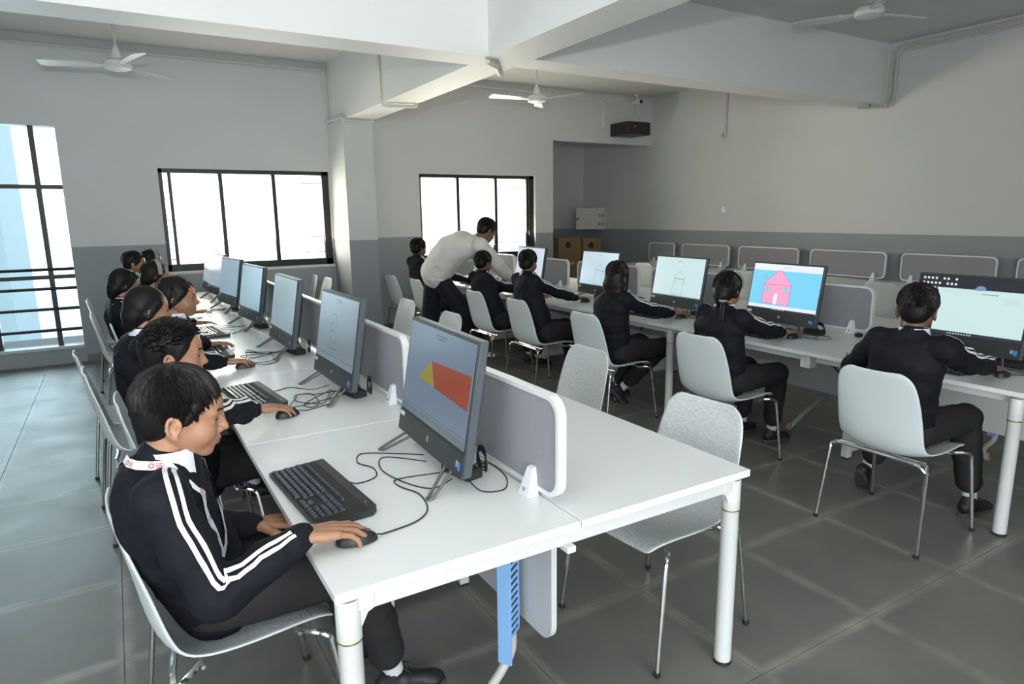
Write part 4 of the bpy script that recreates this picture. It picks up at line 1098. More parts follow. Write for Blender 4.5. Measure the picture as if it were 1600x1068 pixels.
class Blob:
    """rounded lumps blended into one continuous surface (distance field, then quads)"""
    def __init__(s, k=0.012): s.p = []; s.k = k
    def ell(s, c, r, rot=None, k=None, neg=False):
        if not isinstance(r, (tuple, list)): r = (r, r, r)
        s.p.append(('e', np.array(c), np.array(r, float), np.array(rot) if rot is not None else np.eye(3), s.k if k is None else k, neg)); return s
    def cap(s, a, ra, b, rb, k=None, neg=False):
        s.p.append(('c', np.array(a), float(ra), np.array(b), float(rb), s.k if k is None else k, neg)); return s
    def sweep(s, pts, rs, lat, n=16, k=None):
        pts = [V(p) for p in pts]
        for i in range(len(pts) - 1):
            t = (pts[i + 1] - pts[i]); L = t.length; t.normalize(); l = V(lat); l = (l - t * l.dot(t)).normalized(); d = t.cross(l)
            s.p.append(('s', np.array(pts[i]), np.array(pts[i + 1]), rs[i], rs[i + 1], np.array(l), np.array(d), s.k if k is None else k, False))
        return s
    def build(s, name, m, parent, voxel, smooth=0, wr=0.0, ws=9.0, paint=None):
        lo = np.full(3, 1e9); hi = -lo
        bb = []
        for q in s.p:
            if q[0] == 'e': r = float(max(q[2])); a, b = q[1] - r, q[1] + r
            elif q[0] == 'c': a = np.minimum(q[1] - q[2], q[3] - q[4]); b = np.maximum(q[1] + q[2], q[3] + q[4])
            else: r = max(q[3] + q[4]); a = np.minimum(q[1], q[2]) - r; b = np.maximum(q[1], q[2]) + r
            bb.append((a, b))
            if not q[-1]: lo = np.minimum(lo, a); hi = np.maximum(hi, b)
        h = voxel; org = lo - 3 * h; n = np.ceil((hi - org) / h).astype(int) + 4
        D = np.full(n, 4 * h + 0.02, np.float32)
        for q, (a, b) in zip(s.p, bb):
            k = max(q[-2], 1e-5); mg = k + 3 * h
            i0 = np.maximum(np.floor((a - mg - org) / h).astype(int), 0); i1 = np.minimum(np.ceil((b + mg - org) / h).astype(int) + 1, n)
            if (i1 <= i0).any(): continue
            X = (org[0] + h * np.arange(i0[0], i1[0]))[:, None, None]; Y = (org[1] + h * np.arange(i0[1], i1[1]))[None, :, None]; Zz = (org[2] + h * np.arange(i0[2], i1[2]))[None, None, :]
            if q[0] == 'e':
                c, r, R_ = q[1], q[2], q[3]; x, y, z = X - c[0], Y - c[1], Zz - c[2]
                L = [(x * R_[0, i] + y * R_[1, i] + z * R_[2, i]) for i in range(3)]
                k0 = np.sqrt(sum((L[i] / r[i]) ** 2 for i in range(3))); k1 = np.sqrt(sum((L[i] / r[i] ** 2) ** 2 for i in range(3))) + 1e-9
                d = k0 * (k0 - 1) / k1
            elif q[0] == 'c':
                c, ra, e, rb = q[1], q[2], q[3], q[4]; v = e - c; L2 = float(v @ v) + 1e-12
                x, y, z = X - c[0], Y - c[1], Zz - c[2]
                t = np.clip((x * v[0] + y * v[1] + z * v[2]) / L2, 0, 1)
                d = np.sqrt((x - v[0] * t) ** 2 + (y - v[1] * t) ** 2 + (z - v[2] * t) ** 2) - (ra + (rb - ra) * t)
            else:
                c, e, ra, rb, l, dd = q[1], q[2], q[3], q[4], q[5], q[6]; v = e - c; Lv = np.linalg.norm(v) + 1e-9; ax_ = v / Lv
                x, y, z = X - c[0], Y - c[1], Zz - c[2]
                s_ = x * ax_[0] + y * ax_[1] + z * ax_[2]; t = np.clip(s_ / Lv, 0, 1); ex = s_ - t * Lv
                rl = ra[0] + (rb[0] - ra[0]) * t; rd = ra[1] + (rb[1] - ra[1]) * t
                la = x * l[0] + y * l[1] + z * l[2]; de = x * dd[0] + y * dd[1] + z * dd[2]
                k0 = np.sqrt((la / rl) ** 2 + (de / rd) ** 2 + (ex / rd) ** 2); k1 = np.sqrt((la / rl ** 2) ** 2 + (de / rd ** 2) ** 2 + (ex / rd ** 2) ** 2) + 1e-9
                d = k0 * (k0 - 1) / k1
            sl = tuple(slice(i0[i], i1[i]) for i in range(3)); A = D[sl]
            if q[-1]:
                d = -d; hh = np.clip(0.5 - 0.5 * (A - d) / k, 0, 1); D[sl] = A + (d - A) * hh + k * hh * (1 - hh)
            else:
                hh = np.clip(0.5 + 0.5 * (A - d) / k, 0, 1); D[sl] = A + (d - A) * hh - k * hh * (1 - hh)
        P_, F_ = surface_net(D, org, h)
        loc = V(parent.location) if parent is not None else V((0, 0, 0))
        if parent is not None and parent.parent is not None: loc += V(parent.parent.location)
        me = bpy.data.meshes.new(name)
        me.vertices.add(len(P_)); me.vertices.foreach_set('co', P_.astype(np.float32).ravel())
        me.loops.add(len(F_) * 4); me.loops.foreach_set('vertex_index', F_.astype(np.int32).ravel())
        me.polygons.add(len(F_)); me.polygons.foreach_set('loop_start', np.arange(0, len(F_) * 4, 4, dtype=np.int32)); me.polygons.foreach_set('loop_total', np.full(len(F_), 4, np.int32))
        me.update(calc_edges=True)
        ms = m if isinstance(m, (list, tuple)) else [m]
        for q in ms: me.materials.append(q)
        if wr:
            nr = [v.normal.copy() for v in me.vertices]
            for v, nn in zip(me.vertices, nr):
                p = v.co * ws
                k = noise.noise(V((p.x, p.y, p.z * 0.7))) + 0.5 * noise.noise(p * 2.3)
                ridge = 1 - abs(noise.noise(V((p.x * 0.9 + 5, p.y * 0.9, p.z * 1.5)))) * 2
                v.co += nn * wr * (0.7 * k + 0.6 * ridge)
        if paint: paint(me)
        for v in me.vertices: v.co -= loc
        me.polygons.foreach_set('use_smooth', [True] * len(me.polygons))
        me.update()
        ob = bpy.data.objects.new(name, me); COL.objects.link(ob); ob.parent = parent
        return ob
def wbuild(mb, name, m, parent, smooth=False):
    """build from world coordinates under a translated empty"""
    o = mb.build(name, m, parent, smooth)
    root = parent
    loc = V((0, 0, 0))
    while root is not None: loc += V(root.location); root = root.parent
    me = o.data
    for v in me.vertices: v.co -= loc
    return o
def fixparent(o): return o

def ik(a, b, l1, l2, bend):
    a, b = V(a), V(b); d = b - a; L = min(d.length, (l1 + l2) * 0.999)
    k = d.length / (l1 + l2)
    if k > 0.999: l1 *= k * 1.002; l2 *= k * 1.002; L = d.length
    d.normalize(); x = (l1 * l1 - l2 * l2 + L * L) / (2 * L); h = math.sqrt(max(0, l1 * l1 - x * x))
    bn = V(bend); bn = (bn - d * bn.dot(d)).normalized()
    return a + d * x + bn * h

def hand(B, wrist, fwd, up, side, s, curl=0.5, spread=0.12, thumb=0.7):
    """wrist point, finger direction, back-of-hand normal, side = +1 left hand"""
    f = V(fwd).normalized(); u = V(up); u = (u - f * u.dot(f)).normalized()
    l = f.cross(u) * (-1)      # towards the left of the hand seen from above: u x f
    l = u.cross(f)
    th = -l if side > 0 else l   # thumb side: right hand -> its left side
    w = V(wrist)
    kn = []
    for i in range(4):
        off = (1.5 - i) * 0.0195 * s     # index first (thumb side)
        ln = (0.082, 0.086, 0.081, 0.073)[i] * s
        k = w + f * ln + th * off + u * (0.004 - 0.002 * abs(1.5 - i)) * s
        B.cap(w + th * off * 0.45, 0.015 * s, k, 0.0105 * s, .006); kn.append(k)
    B.ell(w + f * 0.045 * s - u * 0.004 * s, (0.036 * s, 0.034 * s, 0.015 * s), Matrix((f, l, u)).transposed())
    for i, k in enumerate(kn):
        a = curl * (0.35 + 0.08 * i); p = k; d = (f + th * spread * (1.5 - i) * 0.6).normalized()
        ls = [(0.040, 0.026, 0.020), (0.045, 0.029, 0.021), (0.041, 0.027, 0.020), (0.032, 0.020, 0.018)][i]
        r = 0.0088 * s * (1.0, 1.02, 0.98, 0.88)[i]; ang = a * 0.5
        for j, l_ in enumerate(ls):
            dd = d * math.cos(ang) - u * math.sin(ang)
            q = p + dd * l_ * s; B.cap(p, r, q, r * 0.88, .0015); p = q; r *= 0.88; ang += a * 1.3
    # thumb
    p = w + f * 0.022 * s + th * 0.020 * s
    d1 = (f * 0.75 + th * thumb - u * 0.25).normalized()
    q = p + d1 * 0.042 * s; B.cap(p, 0.0145 * s, q, 0.0105 * s)
    d2 = (f * 0.95 + th * thumb * 0.45 - u * 0.22).normalized(); q2 = q + d2 * 0.030 * s; B.cap(q, 0.0105 * s, q2, 0.009 * s)
    q3 = q2 + (f - u * 0.2).normalized() * 0.022 * s; B.cap(q2, 0.009 * s, q3, 0.0075 * s)
    return kn

def head_rot(yaw, pitch, roll=0):
    return Matrix.Rotation(math.radians(yaw), 3, 'Z') @ Matrix.Rotation(math.radians(pitch), 3, 'Y') @ Matrix.Rotation(math.radians(roll), 3, 'X')
def head(B, H, Rm, s, lids=True):
    def w(p): return V(H) + Rm @ (V(p) * s)
    def E(c, r, k=.012, neg=False, rot=None): B.ell(w(c), tuple(x * s for x in r), Rm if rot is None else rot, k * s, neg)
    def C(a, ra, b, rb, k=.008, neg=False): B.cap(w(a), ra * s, w(b), rb * s, k * s, neg)
    E((-.016, 0, .028), (.093, .072, .084))
    E((.014, 0, -.025), (.066, .058, .072), .02)
    E((.040, 0, .028), (.043, .052, .046), .02)       # forehead
    for y in (-1, 1):
        C((-.016, y * .047, -.046), .015, (.050, y * .014, -.088), .014, .020)
        E((.044, y * .033, -.040), (.029, .025, .028), .022)
        C((.073, y * .012, .012), .0085, (.062, y * .042, .013), .0095, .012)
    E((.060, 0, -.093), (.018, .018, .014), .016)       # chin
    C((.077, 0, .012), .0080, (.0945, 0, -.025), .0088, .014)
    E((.0965, 0, -.031), (.0105, .0095, .0085), .008)
    for y in (-1, 1): E((.086, y * .0120, -.035), (.0095, .0060, .0068), .006)
    E((.066, 0, -.060), (.022, .026, .021), .018)       # mouth mound
    for y in (-1, 1):
        C((.074, y * .0200, -.0625), .0030, (.0872, y * .0045, -.0575), .0052, .004)
        C((.074, y * .0180, -.0640), .0032, (.0845, y * .003, -.0690), .0058, .004)
        # eye: socket, lidded ball, slit
        E((.080, y * .031, -.004), (.010, .014, .010), .012, True)
        E((.0615, y * .0300, -.005), (.0145, .0150, .0135), .005)
        E((.0765, y * .0305, -.0065), (.009, .0125, .0040), .002, True)
        # ear
        er = Rm @ Matrix.Rotation(math.radians(18 * y), 3, 'Z') @ Matrix.Rotation(math.radians(14), 3, 'Y')
        B.ell(w((-.020, y * .0735, -.024)), (.0160 * s, .0055 * s, .027 * s), er, .005 * s)
        pts = []
        for k in range(10):
            a = math.radians(-65 + 250 * k / 9)
            pts.append(w((-.021 - .0145 * math.cos(a) - .004 * math.sin(a), y * (.0765 + .004 * math.cos(a)), -.021 + .0250 * math.sin(a))))
        for k in range(9): B.cap(pts[k], .0036 * s, pts[k + 1], .0036 * s, .006 * s)
        E((-.013, y * .0745, -.046), (.0075, .0050, .0080), .005)
        E((-.0135, y * .082, -.024), (.0055, .0055, .009), .003, True)
    return w
def eyes(parent, w, Rm, s, near=True):
    for y in (-1, 1):
        c = w((.0615, y * .0300, -.005))
        e_ = MB().add(*sphere_v(c, .0122 * s, None, 16, 10)); eo = wbuild(e_, 'eye', M_EYEW, parent, True)
        c2 = w((.0678, y * .0300, -.0068))
        wbuild(MB().add(*sphere_v(c2, .0066 * s, None, 12, 8)), 'iris', M_EYE, eo, True)
        L = []
        for k in range(9):
            a = math.radians(-62 + 124 * k / 8)
            L.append(w((.0622 + .0142 * math.cos(a), y * (.0300) + .0148 * math.sin(a), -.0022 - .0028 * (1 - math.cos(a)) * 2)))
        wbuild(MB().tube(L, .0013 * s, 5), 'eyelashes', M_HAIR, eo, True)
        L = [w((.0850, y * .010, .0165)), w((.0840, y * .022, .0205)), w((.0765, y * .036, .0225)), w((.0645, y * .048, .0175))]
        wbuild(MB().tube(spline(L, 4), [.0018 * s] + [.0032 * s] * 11 + [.0010 * s], 6), 'eyebrow', M_HAIR, parent, True)
def lips_paint(H, Rm, s):
    Ri = Rm.transposed()
    def f(me):
        me.materials.append(M_LIP)
        for p in me.polygons:
            q = Ri @ (V(p.center) - V(H)) / s
            if q.x > .0775 + 0.15 * abs(q.y) and abs(q.y) < .0185 and -.0740 + .25 * abs(q.y) < q.z < -.0535 - .25 * abs(q.y): p.material_index = 1
    return f

def scalp(H, Rm, s, fat=1.0, style='short', seed=1, m=None, parent=None, voxel=0.006, nclump=260, length=.05, lift=.0025, back=0.0, lw=1.0):
    r_ = random.Random(seed)
    B = Blob(.018)
    def w(p): return V(H) + Rm @ (V(p) * s)
    def E(c, r): B.ell(w(c), tuple(x * s for x in r), Rm)
    E((-.022, 0, .040), (.096 * fat, .0785 * fat, .083 * fat))
    E((-.050, 0, .008), (.066 * fat, .0735 * fat, .075 * fat))
    E((-.062, 0, -.028), (.045 * fat, .056 * fat, .046 * fat))
    if style in ('short', 'spiky'):
        for y in (-1, 1): B.cap(w((.020, y * .0645, .036)), .014 * s, w((.004, y * .0665, -.008)), .009 * s)
    if style == 'long':
        for y in (-1, 1):
            B.cap(w((.0, y * .064, .02)), .028 * s, w((-.01, y * .072, -.10)), .026 * s)
        B.sweep([w((-.05, 0, .03)), w((-.065, 0, -.06)), w((-.07, 0, -.15 - back))], [(.078 * s, .05 * s), (.085 * s, .045 * s), (.075 * s, .028 * s)], Rm @ V((0, 1, 0)))
    if style == 'low':
        E((-.08, 0, -.03), (.05, .055, .06)); E((-.095, 0, -.075), (.028, .032, .035))
        for y in (-1, 1): B.cap(w((.02, y * .062, .04)), .018 * s, w((-.03, y * .066, -.03)), .02 * s)
    cap = fixparent(B.build('hair', m or M_HAIR, parent, voxel, 3))
    # tapering locks that follow the skull
    mb = MB(); crown = V((-.055, .0, .10))
    el_c = V((-.022, 0, .034)); el_r = V((.100 * fat, .083 * fat, .088 * fat))
    for i in range(nclump):
        th = r_.uniform(0, 2 * PI); zz = r_.uniform(-.5, 1.0)
        d = V((math.cos(th) * math.sqrt(1 - zz * zz), math.sin(th) * math.sqrt(1 - zz * zz), zz))
        front = d.x > 0.35
        if front and d.z < 0.42: continue
        if d.x > -0.2 and d.z < 0.05: continue
        p = V((el_c.x + d.x * el_r.x, el_c.y + d.y * el_r.y, el_c.z + d.z * el_r.z))
        fl = (p - crown); fl.z = min(fl.z, -0.01) - 0.3 * (0 if d.z > 0.5 else .2)
        fl += V((r_.uniform(-.03, .03), r_.uniform(-.03, .03), r_.uniform(-.01, .01)))
        if style == 'spiky': fl = d * 0.04 + V((.09, r_.uniform(-.06, .06), r_.uniform(-.02, .05)))
        fl.normalize(); n_ = 5; L = length * r_.uniform(.7, 1.25); wd = r_.uniform(.0028, .0062) * lw
        q = p.copy(); path = []
        for k in range(n_ + 1):
            t = k / n_
            e = V(((q.x - el_c.x) / el_r.x, (q.y - el_c.y) / el_r.y, (q.z - el_c.z) / el_r.z)); nrm = V((e.x / el_r.x, e.y / el_r.y, e.z / el_r.z)).normalized()
            if e.length > 0 and style != 'spiky': q = V((el_c.x + e.x / e.length * el_r.x, el_c.y + e.y / e.length * el_r.y, el_c.z + e.z / e.length * el_r.z))
            path.append((q + nrm * lift * math.sin(PI * min(1, t * 1.1)) * r_.uniform(.6, 1.4), nrm))
            tang = fl if style == 'spiky' else (fl - nrm * fl.dot(nrm)).normalized()
            q = q + tang * L / n_
        vs = []; fs = []
        for k, (q_, nn) in enumerate(path):
            t = k / n_; ww = wd * (1 - t) ** 0.6 * (0.5 + min(1, t * 3) * 0.5)
            a = path[max(0, k - 1)][0]; b = path[min(n_, k + 1)][0]; tg = (b - a).normalized(); sd = tg.cross(nn).normalized()
            vs += [w(q_ - sd * ww - nn * .002), w(q_ + nn * ww * .55), w(q_ + sd * ww - nn * .002)]
        for k in range(n_): fs += [(3 * k, 3 * k + 3, 3 * k + 4, 3 * k + 1), (3 * k + 1, 3 * k + 4, 3 * k + 5, 3 * k + 2)]
        mb.add(vs, fs)
    if mb.v:
        o = wbuild(mb, 'hair_locks', m or M_HAIR, cap, True); o['kind'] = 'stuff'
    return cap, w

def ribbon_on(bvh, samples, width, off=0.0018, loc=V((0, 0, 0)), reach=0.07):
    """samples = (inside point, outward dir, sideways dir); drapes a strip on the surface"""
    mb = MB(); prev = None
    for (c, d, sd) in samples:
        g_ = V(c) + V(d) * reach - loc
        co, nr, _, _ = bvh.find_nearest(g_)
        sd2 = (V(sd) - nr * V(sd).dot(nr)).normalized()
        row = []
        for q in (-1, 0, 1):
            c2, n2, _, _ = bvh.find_nearest(co + sd2 * width * 0.5 * q + nr * 0.01)
            row.append(c2 + n2 * off + loc)
        i = len(mb.v); mb.v += [tuple(p) for p in row]
        if prev is not None:
            mb.f += [(prev, prev + 1, i + 1, i), (prev + 1, prev + 2, i + 2, i + 1)]; mb.m += [0, 0]
        prev = i
    return mb

def shoe(parent, ank, toe_dir, s, flip=0.0, tilt=0.0, m=None):
    f = V(toe_dir); f.z = 0; f.normalize(); f = (f * math.cos(tilt) - V((0, 0, 1)) * math.sin(tilt)).normalized()
    l = V((0, 0, 1)).cross(f).normalized(); u = f.cross(l)
    a = V(ank)
    def w(x, y, z): return a + f * x * s + l * y * s + u * z * s
    Rm = Matrix((f, l, u)).transposed()
    B = Blob(); B.cap(w(-.035, 0, -.045), .032 * s, w(.03, 0, -.045), .034 * s); B.cap(w(.03, 0, -.045), .034 * s, w(.125, 0, -.062), .030 * s)
    B.ell(w(.13, 0, -.064), (.045 * s, .038 * s, .024 * s), Rm); B.cap(w(-.01, 0, -.03), .036 * s, w(-.005, 0, 0.0), .034 * s)
    o = fixparent(B.build('shoe', m or M_SHOE, parent, .006 * s + .001, 2))
    pr = []
    for k in range(20):
        th = 2 * PI * k / 20; x = .052 + .128 * math.cos(th); y = (.040 if x > .05 else .034) * math.sin(th)
        pr.append((x, y))
    mb = MB(); n = 20
    mb.add([w(x, y, -.092) for x, y in pr] + [w(x, y, -.072) for x, y in pr], [tuple(range(n))[::-1], tuple(range(n, 2 * n))] + [(i, (i + 1) % n, n + (i + 1) % n, n + i) for i in range(n)])
    wbuild(mb, 'sole', M_SOLE, o)
    mb = MB()
    for k in range(3): mb.tube([w(.045 + .02 * k, -.02, -.016 - .010 * k), w(.055 + .02 * k, .02, -.018 - .010 * k)], .003 * s, 5)
    mb.tube([w(.04, 0, -.008), w(.035, .02, .008), w(.055, .03, -.006)], .0025 * s, 5); mb.tube([w(.04, 0, -.008), w(.035, -.02, .008), w(.055, -.03, -.006)], .0025 * s, 5)
    wbuild(mb, 'laces', M_SHOE, o)
    return o

def person(label, Hc, seat, hR, hL, s=1.0, yaw=0, pitch=8, roll=0, body_yaw=0, skin=SK1, hair='short', hm=None, voxel=0.007, group='school pupils in black jackets',
           feet=None, knees=None, face=False, collar=True, fR=(1, 0, -0.05), fL=(1, 0, -0.1), curlR=0.55, curlL=0.4, bulk=1.0, seed=1, top=M_JACKET, bottom=M_TROUSER, stripes=True,
           standing=None, nclump=170, length=.05, lanyard=False, uR=(0, 0, 1), uL=(0, 0, 1), shoe_m=None, hand_scale=1.0, back=0.0, elbR=None, elbL=None, shT=(0, 0, 0)):
    t = thing('person', label, 'person', (seat[0], seat[1], 0), 0, group)
    H = V(Hc); Rm = head_rot(yaw, pitch, roll); hs = s
    by = math.radians(body_yaw); f = V((math.cos(by), math.sin(by), 0)); l = V((-math.sin(by), math.cos(by), 0))
    pel = V((seat[0], seat[1], 0.545)) if standing is None else V(standing)
    nb = H + Rm @ V((-.032, 0, -.135)) * s + V(shT)            # neck base
    shs = [nb + (-l if k == 0 else l) * 0.150 * s * bulk - V((0, 0, 0.035)) * s - f * 0.005 for k in (0, 1)]   # 0 right, 1 left
    # spine bulging backwards
    mid = (pel + nb) / 2 - f * 0.035 * s + V((0, 0, 0.01))
    if standing is not None: mid = (pel + nb) / 2 + V((0, 0, 0.05)) - f * 0.04
    hands = [V(hR), V(hL)]
    arms = []
    for k in (0, 1):
        sd = -l if k == 0 else l
        eb = (elbR, elbL)[k]
        fd = V((fR, fL)[k]).normalized()
        wr = hands[k] - fd * 0.075 * s * hand_scale
        bend = V((0, 0, -1)) + sd * 0.35 - f * 0.25 if eb is None else V(eb)
        el = ik(shs[k], wr, 0.255 * s * 1.02, 0.225 * s * 1.02, bend)
        arms.append((shs[k], el, wr, fd))
    # legs
    if knees is None:
        knees = [pel + f * 0.40 * s + (-l if k == 0 else l) * 0.09 * s + V((0, 0, -0.015)) for k in (0, 1)]
    else: knees = [V(k) for k in knees]
    if feet is None: feet = [knees[k] + f * 0.04 - V((0, 0, knees[k].z - 0.095)) for k in (0, 1)]
    feet = [V((q[0], q[1], q[2] if len(q) > 2 else 0.095)) for q in feet]
    hips = [pel + (-l if k == 0 else l) * 0.075 * s for k in (0, 1)]
    # ---- skin body, one continuous surface
    B = Blob(.006)
    w = head(B, H, Rm, hs)
    B.cap(w((-.022, 0, -.06)), .047 * s, nb + V((0, 0, .005)), .050 * s)
    B.sweep([pel + V((0, 0, -.02)), mid, nb - V((0, 0, .05))], [(.11 * s, .07 * s), (.10 * s, .065 * s), (.10 * s, .05 * s)], l)
    for k in (0, 1):
        sh, el, wr, fd = arms[k]
        B.cap(nb - V((0, 0, .03)), .04 * s, sh, .036 * s); B.cap(sh, .036 * s, el, .030 * s); B.cap(el, .030 * s, wr, .0215 * s)
        B.cap(wr - fd * 0.015, .0235 * s, wr + fd * 0.012, .0215 * s)
        u = V((uR, uL)[k])
        hand(B, wr, fd, u, 1 if k else -1, s * hand_scale, (curlR, curlL)[k])
        B.cap(hips[k], .07 * s, knees[k], .046 * s); B.cap(knees[k], .046 * s, feet[k], .03 * s)
    body = fixparent(B.build('body', skin, t, voxel * (0.62 if face else 0.85), 3 if face else 2, paint=lips_paint(H, Rm, hs) if face or voxel < .008 else None))
    eyes(t, w, Rm, hs) if (face or hair == 'short' or True) else None
    # ---- upper garment
    J = Blob(.022)
    b = bulk
    m2 = pel.lerp(mid, 0.5); m3 = mid.lerp(nb, 0.55) - f * 0.012
    J.sweep([pel + V((0, 0, -.025 if standing is None else -.02)), m2, mid, m3, nb - V((0, 0, .055)) * s, nb - V((0, 0, .02)) * s],
            [(.150 * s * b, .110 * s * b), (.150 * s * b, .115 * s * b), (.155 * s * b, .115 * s * b), (.165 * s * b, .108 * s * b), (.145 * s * b, .082 * s * b), (.075 * s, .062 * s)], l, 20)
    J.cap(nb - V((0, 0, .03)) * s, .058 * s, nb + V((0, 0, .008)) * s, .058 * s)
    for k in (0, 1):
        sh, el, wr, fd = arms[k]
        J.cap(nb - V((0, 0, .045)) * s, .055 * s, sh, .056 * s * b); J.cap(sh, .056 * s * b, sh.lerp(el, .5), .055 * s * b); J.cap(sh.lerp(el, .5), .055 * s * b, el, .050 * s * b)
        J.cap(el, .050 * s * b, el.lerp(wr, .6), .044 * s * b); J.cap(el.lerp(wr, .6), .044 * s * b, el.lerp(wr, .85), .034 * s)
        J.cap(el.lerp(wr, .90), .031 * s, el.lerp(wr, .985), .030 * s)
    jk = fixparent(J.build('jacket' if top is M_JACKET else 'sweatshirt', top, t, voxel, 3, wr=0.0065, ws=13))
    # ---- trousers
    T = Blob(.018)
    T.sweep([pel + V((0, 0, .07)), pel, pel - V((0, 0, .03))] if standing is None else [pel + V((.01, 0, .03)), pel + V((0, 0, -.02)), pel - V((0, 0, .08))],
            [(.115 * s * b, .085 * s), (.125 * s * b if standing is not None else .145 * s * b, .092 * s), (.130 * s * b, .085 * s)], l)
    for k in (0, 1):
        kn, ft = knees[k], feet[k]; hem = kn.lerp(ft, .79)
        T.cap(hips[k] - V((0, 0, .06 if standing is not None else 0)), (.070 if standing is not None else .092) * s * b, kn, .070 * s * b); T.cap(kn, .070 * s * b, kn.lerp(ft, .5), .061 * s * b); T.cap(kn.lerp(ft, .5), .061 * s * b, hem, .058 * s * b)
    fixparent(T.build('trousers', bottom, t, voxel, 3, wr=0.006, ws=10))
    # ---- socks, shoes
    for k in (0, 1):
        kn, ft = knees[k], feet[k]; d = (ft - kn).normalized()
        wbuild(MB().tube([kn.lerp(ft, .72), kn.lerp(ft, .95), ft], [.036 * s, .034 * s, .033 * s], 12), 'sock', M_SOCK, t, True)
        td = f + (-l if k == 0 else l) * 0.15
        tilt = 0.0 if ft.z < 0.12 else 0.9
        shoe(t, ft - V((0, 0, 0.0)), td, s * 0.98, tilt=tilt, m=shoe_m)
    # ---- hair
    cap, ww = scalp(H, Rm, hs, 1.0, hair, seed, hm or M_HAIR, t, max(voxel * 0.7, .004), nclump, length, back=back, lw=(.45 if hair == 'spiky' else 1.0) if face else 1.25)
    # ---- collar
    if collar:
        mb = MB(); n = 18; vs = []; fs = []
        ax = (w((-.022, 0, -.06)) - nb).normalized()
        for k in range(n + 1):
            a = math.radians(28 + (360 - 56) * k / n)
            d = f * math.cos(a) + l * math.sin(a)
            vs += [nb + d * .053 * s + ax * .045 * s, nb + d * .060 * s + ax * .048 * s, nb + d * (.070 if abs(a - PI) < 1.9 else .080) * s + ax * (.020 if abs(a - PI) < 1.9 else .004) * s - V((0, 0, .004 if abs(a - PI) < 1.9 else .026))]
        for k in range(n): fs += [(3 * k, 3 * k + 1, 3 * k + 4, 3 * k + 3), (3 * k + 1, 3 * k + 2, 3 * k + 5, 3 * k + 4)]
        wbuild(mb.add(vs, fs), 'shirt_collar', M_SHIRT, t, True)
    # ---- stripes down the sleeves
    if stripes:
        dg = None; me = jk.data
        bvh = BVHTree.FromPolygons([v.co for v in me.vertices], [p.vertices for p in me.polygons])
        loc = V(t.location)
        for k in (0, 1):
            sh, el, wr, fd = arms[k]; sdv = -l if k == 0 else l
            top0 = nb + (-l if k == 0 else l) * 0.085 * s - V((0, 0, .03)) * s
            P_ = [top0.lerp(sh, q / 5) for q in range(5)] + [sh.lerp(el, q / 12) for q in range(0, 13)] + [el.lerp(wr, q / 12) for q in range(1, 12)]
            for _ in range(4): P_ = [P_[0]] + [(P_[i - 1] + P_[i] * 2 + P_[i + 1]) / 4 for i in range(1, len(P_) - 1)] + [P_[-1]]
            for sgn in (-1, 1):
                sm = []
                for i, c in enumerate(P_):
                    a = P_[max(0, i - 1)]; b2 = P_[min(len(P_) - 1, i + 1)]; tg = (b2 - a).normalized()
                    g_ = min(1, max(0, (i - 2) / 6)); g2 = min(1, max(0, (i - 14) / 5)); out = sdv * (0.25 + .7 * g_ - .25 * g2) + V((0, 0, 1.0 - .45 * g_ + .5 * g2)) + f * .35 * (1 - g2)
                    out = (out - tg * out.dot(tg)).normalized(); side_ = tg.cross(out).normalized()
                    sm.append((c + side_ * sgn * 0.0115 * s, out, side_))
                st_ = ribbon_on(bvh, sm, 0.0125 * s, 0.0035, loc)
                if st_.v: wbuild(st_, 'sleeve_stripe', M_STRIPE, jk, True)
    return dict(t=t, H=H, Rm=Rm, w=w, nb=nb, jk=jk, arms=arms, f=f, l=l, s=s, cap=cap, mid=mid, pel=pel)

def headband(P, xo=0.0, z0=0.0, m=None, wd=0.012, tilt=0.25, wraps=1.0):
    """flat band over the head from ear to ear"""
    s = P['s']; w = P['w']; mb = MB(); vs = []; fs = []; n = 18
    for k in range(n + 1):
        a = PI * k / n - PI / 2
        for q in (-1, 1):
            x = .012 + xo + q * wd - 0.3 * tilt * .1 * math.cos(a) + (0.0 if True else 0)
            z = .036 + .101 * math.cos(a) * wraps; y = .0955 * math.sin(a)
            x += -tilt * (z - .02) * 0.35
            vs.append(w((x, y, z if abs(a) < 1.3 else z - .02)))
    for k in range(n): fs.append((2 * k, 2 * k + 1, 2 * k + 3, 2 * k + 2))
    wbuild(mb.add(vs, fs), 'headband', m or M_BAND, P['cap'], True)
def braid(P, pts, r=0.016):
    s = P['s']; B = Blob(); pts = [V(p) for p in spline([P['w'](p) for p in pts], 5)]
    for i, p in enumerate(pts):
        k = 1 - 0.45 * i / len(pts)
        o = P['l'] * (0.007 if i % 2 else -0.007)
        B.ell(p + o, (r * k * s, r * k * s, r * 1.15 * k * s))
    for a, b in zip(pts[:-1], pts[1:]): B.cap(a, r * .6 * s, b, r * .55 * s)
    fixparent_o = B.build('braid', M_HAIR, P['t'], .004, 1); fixparent(fixparent_o); return fixparent_o

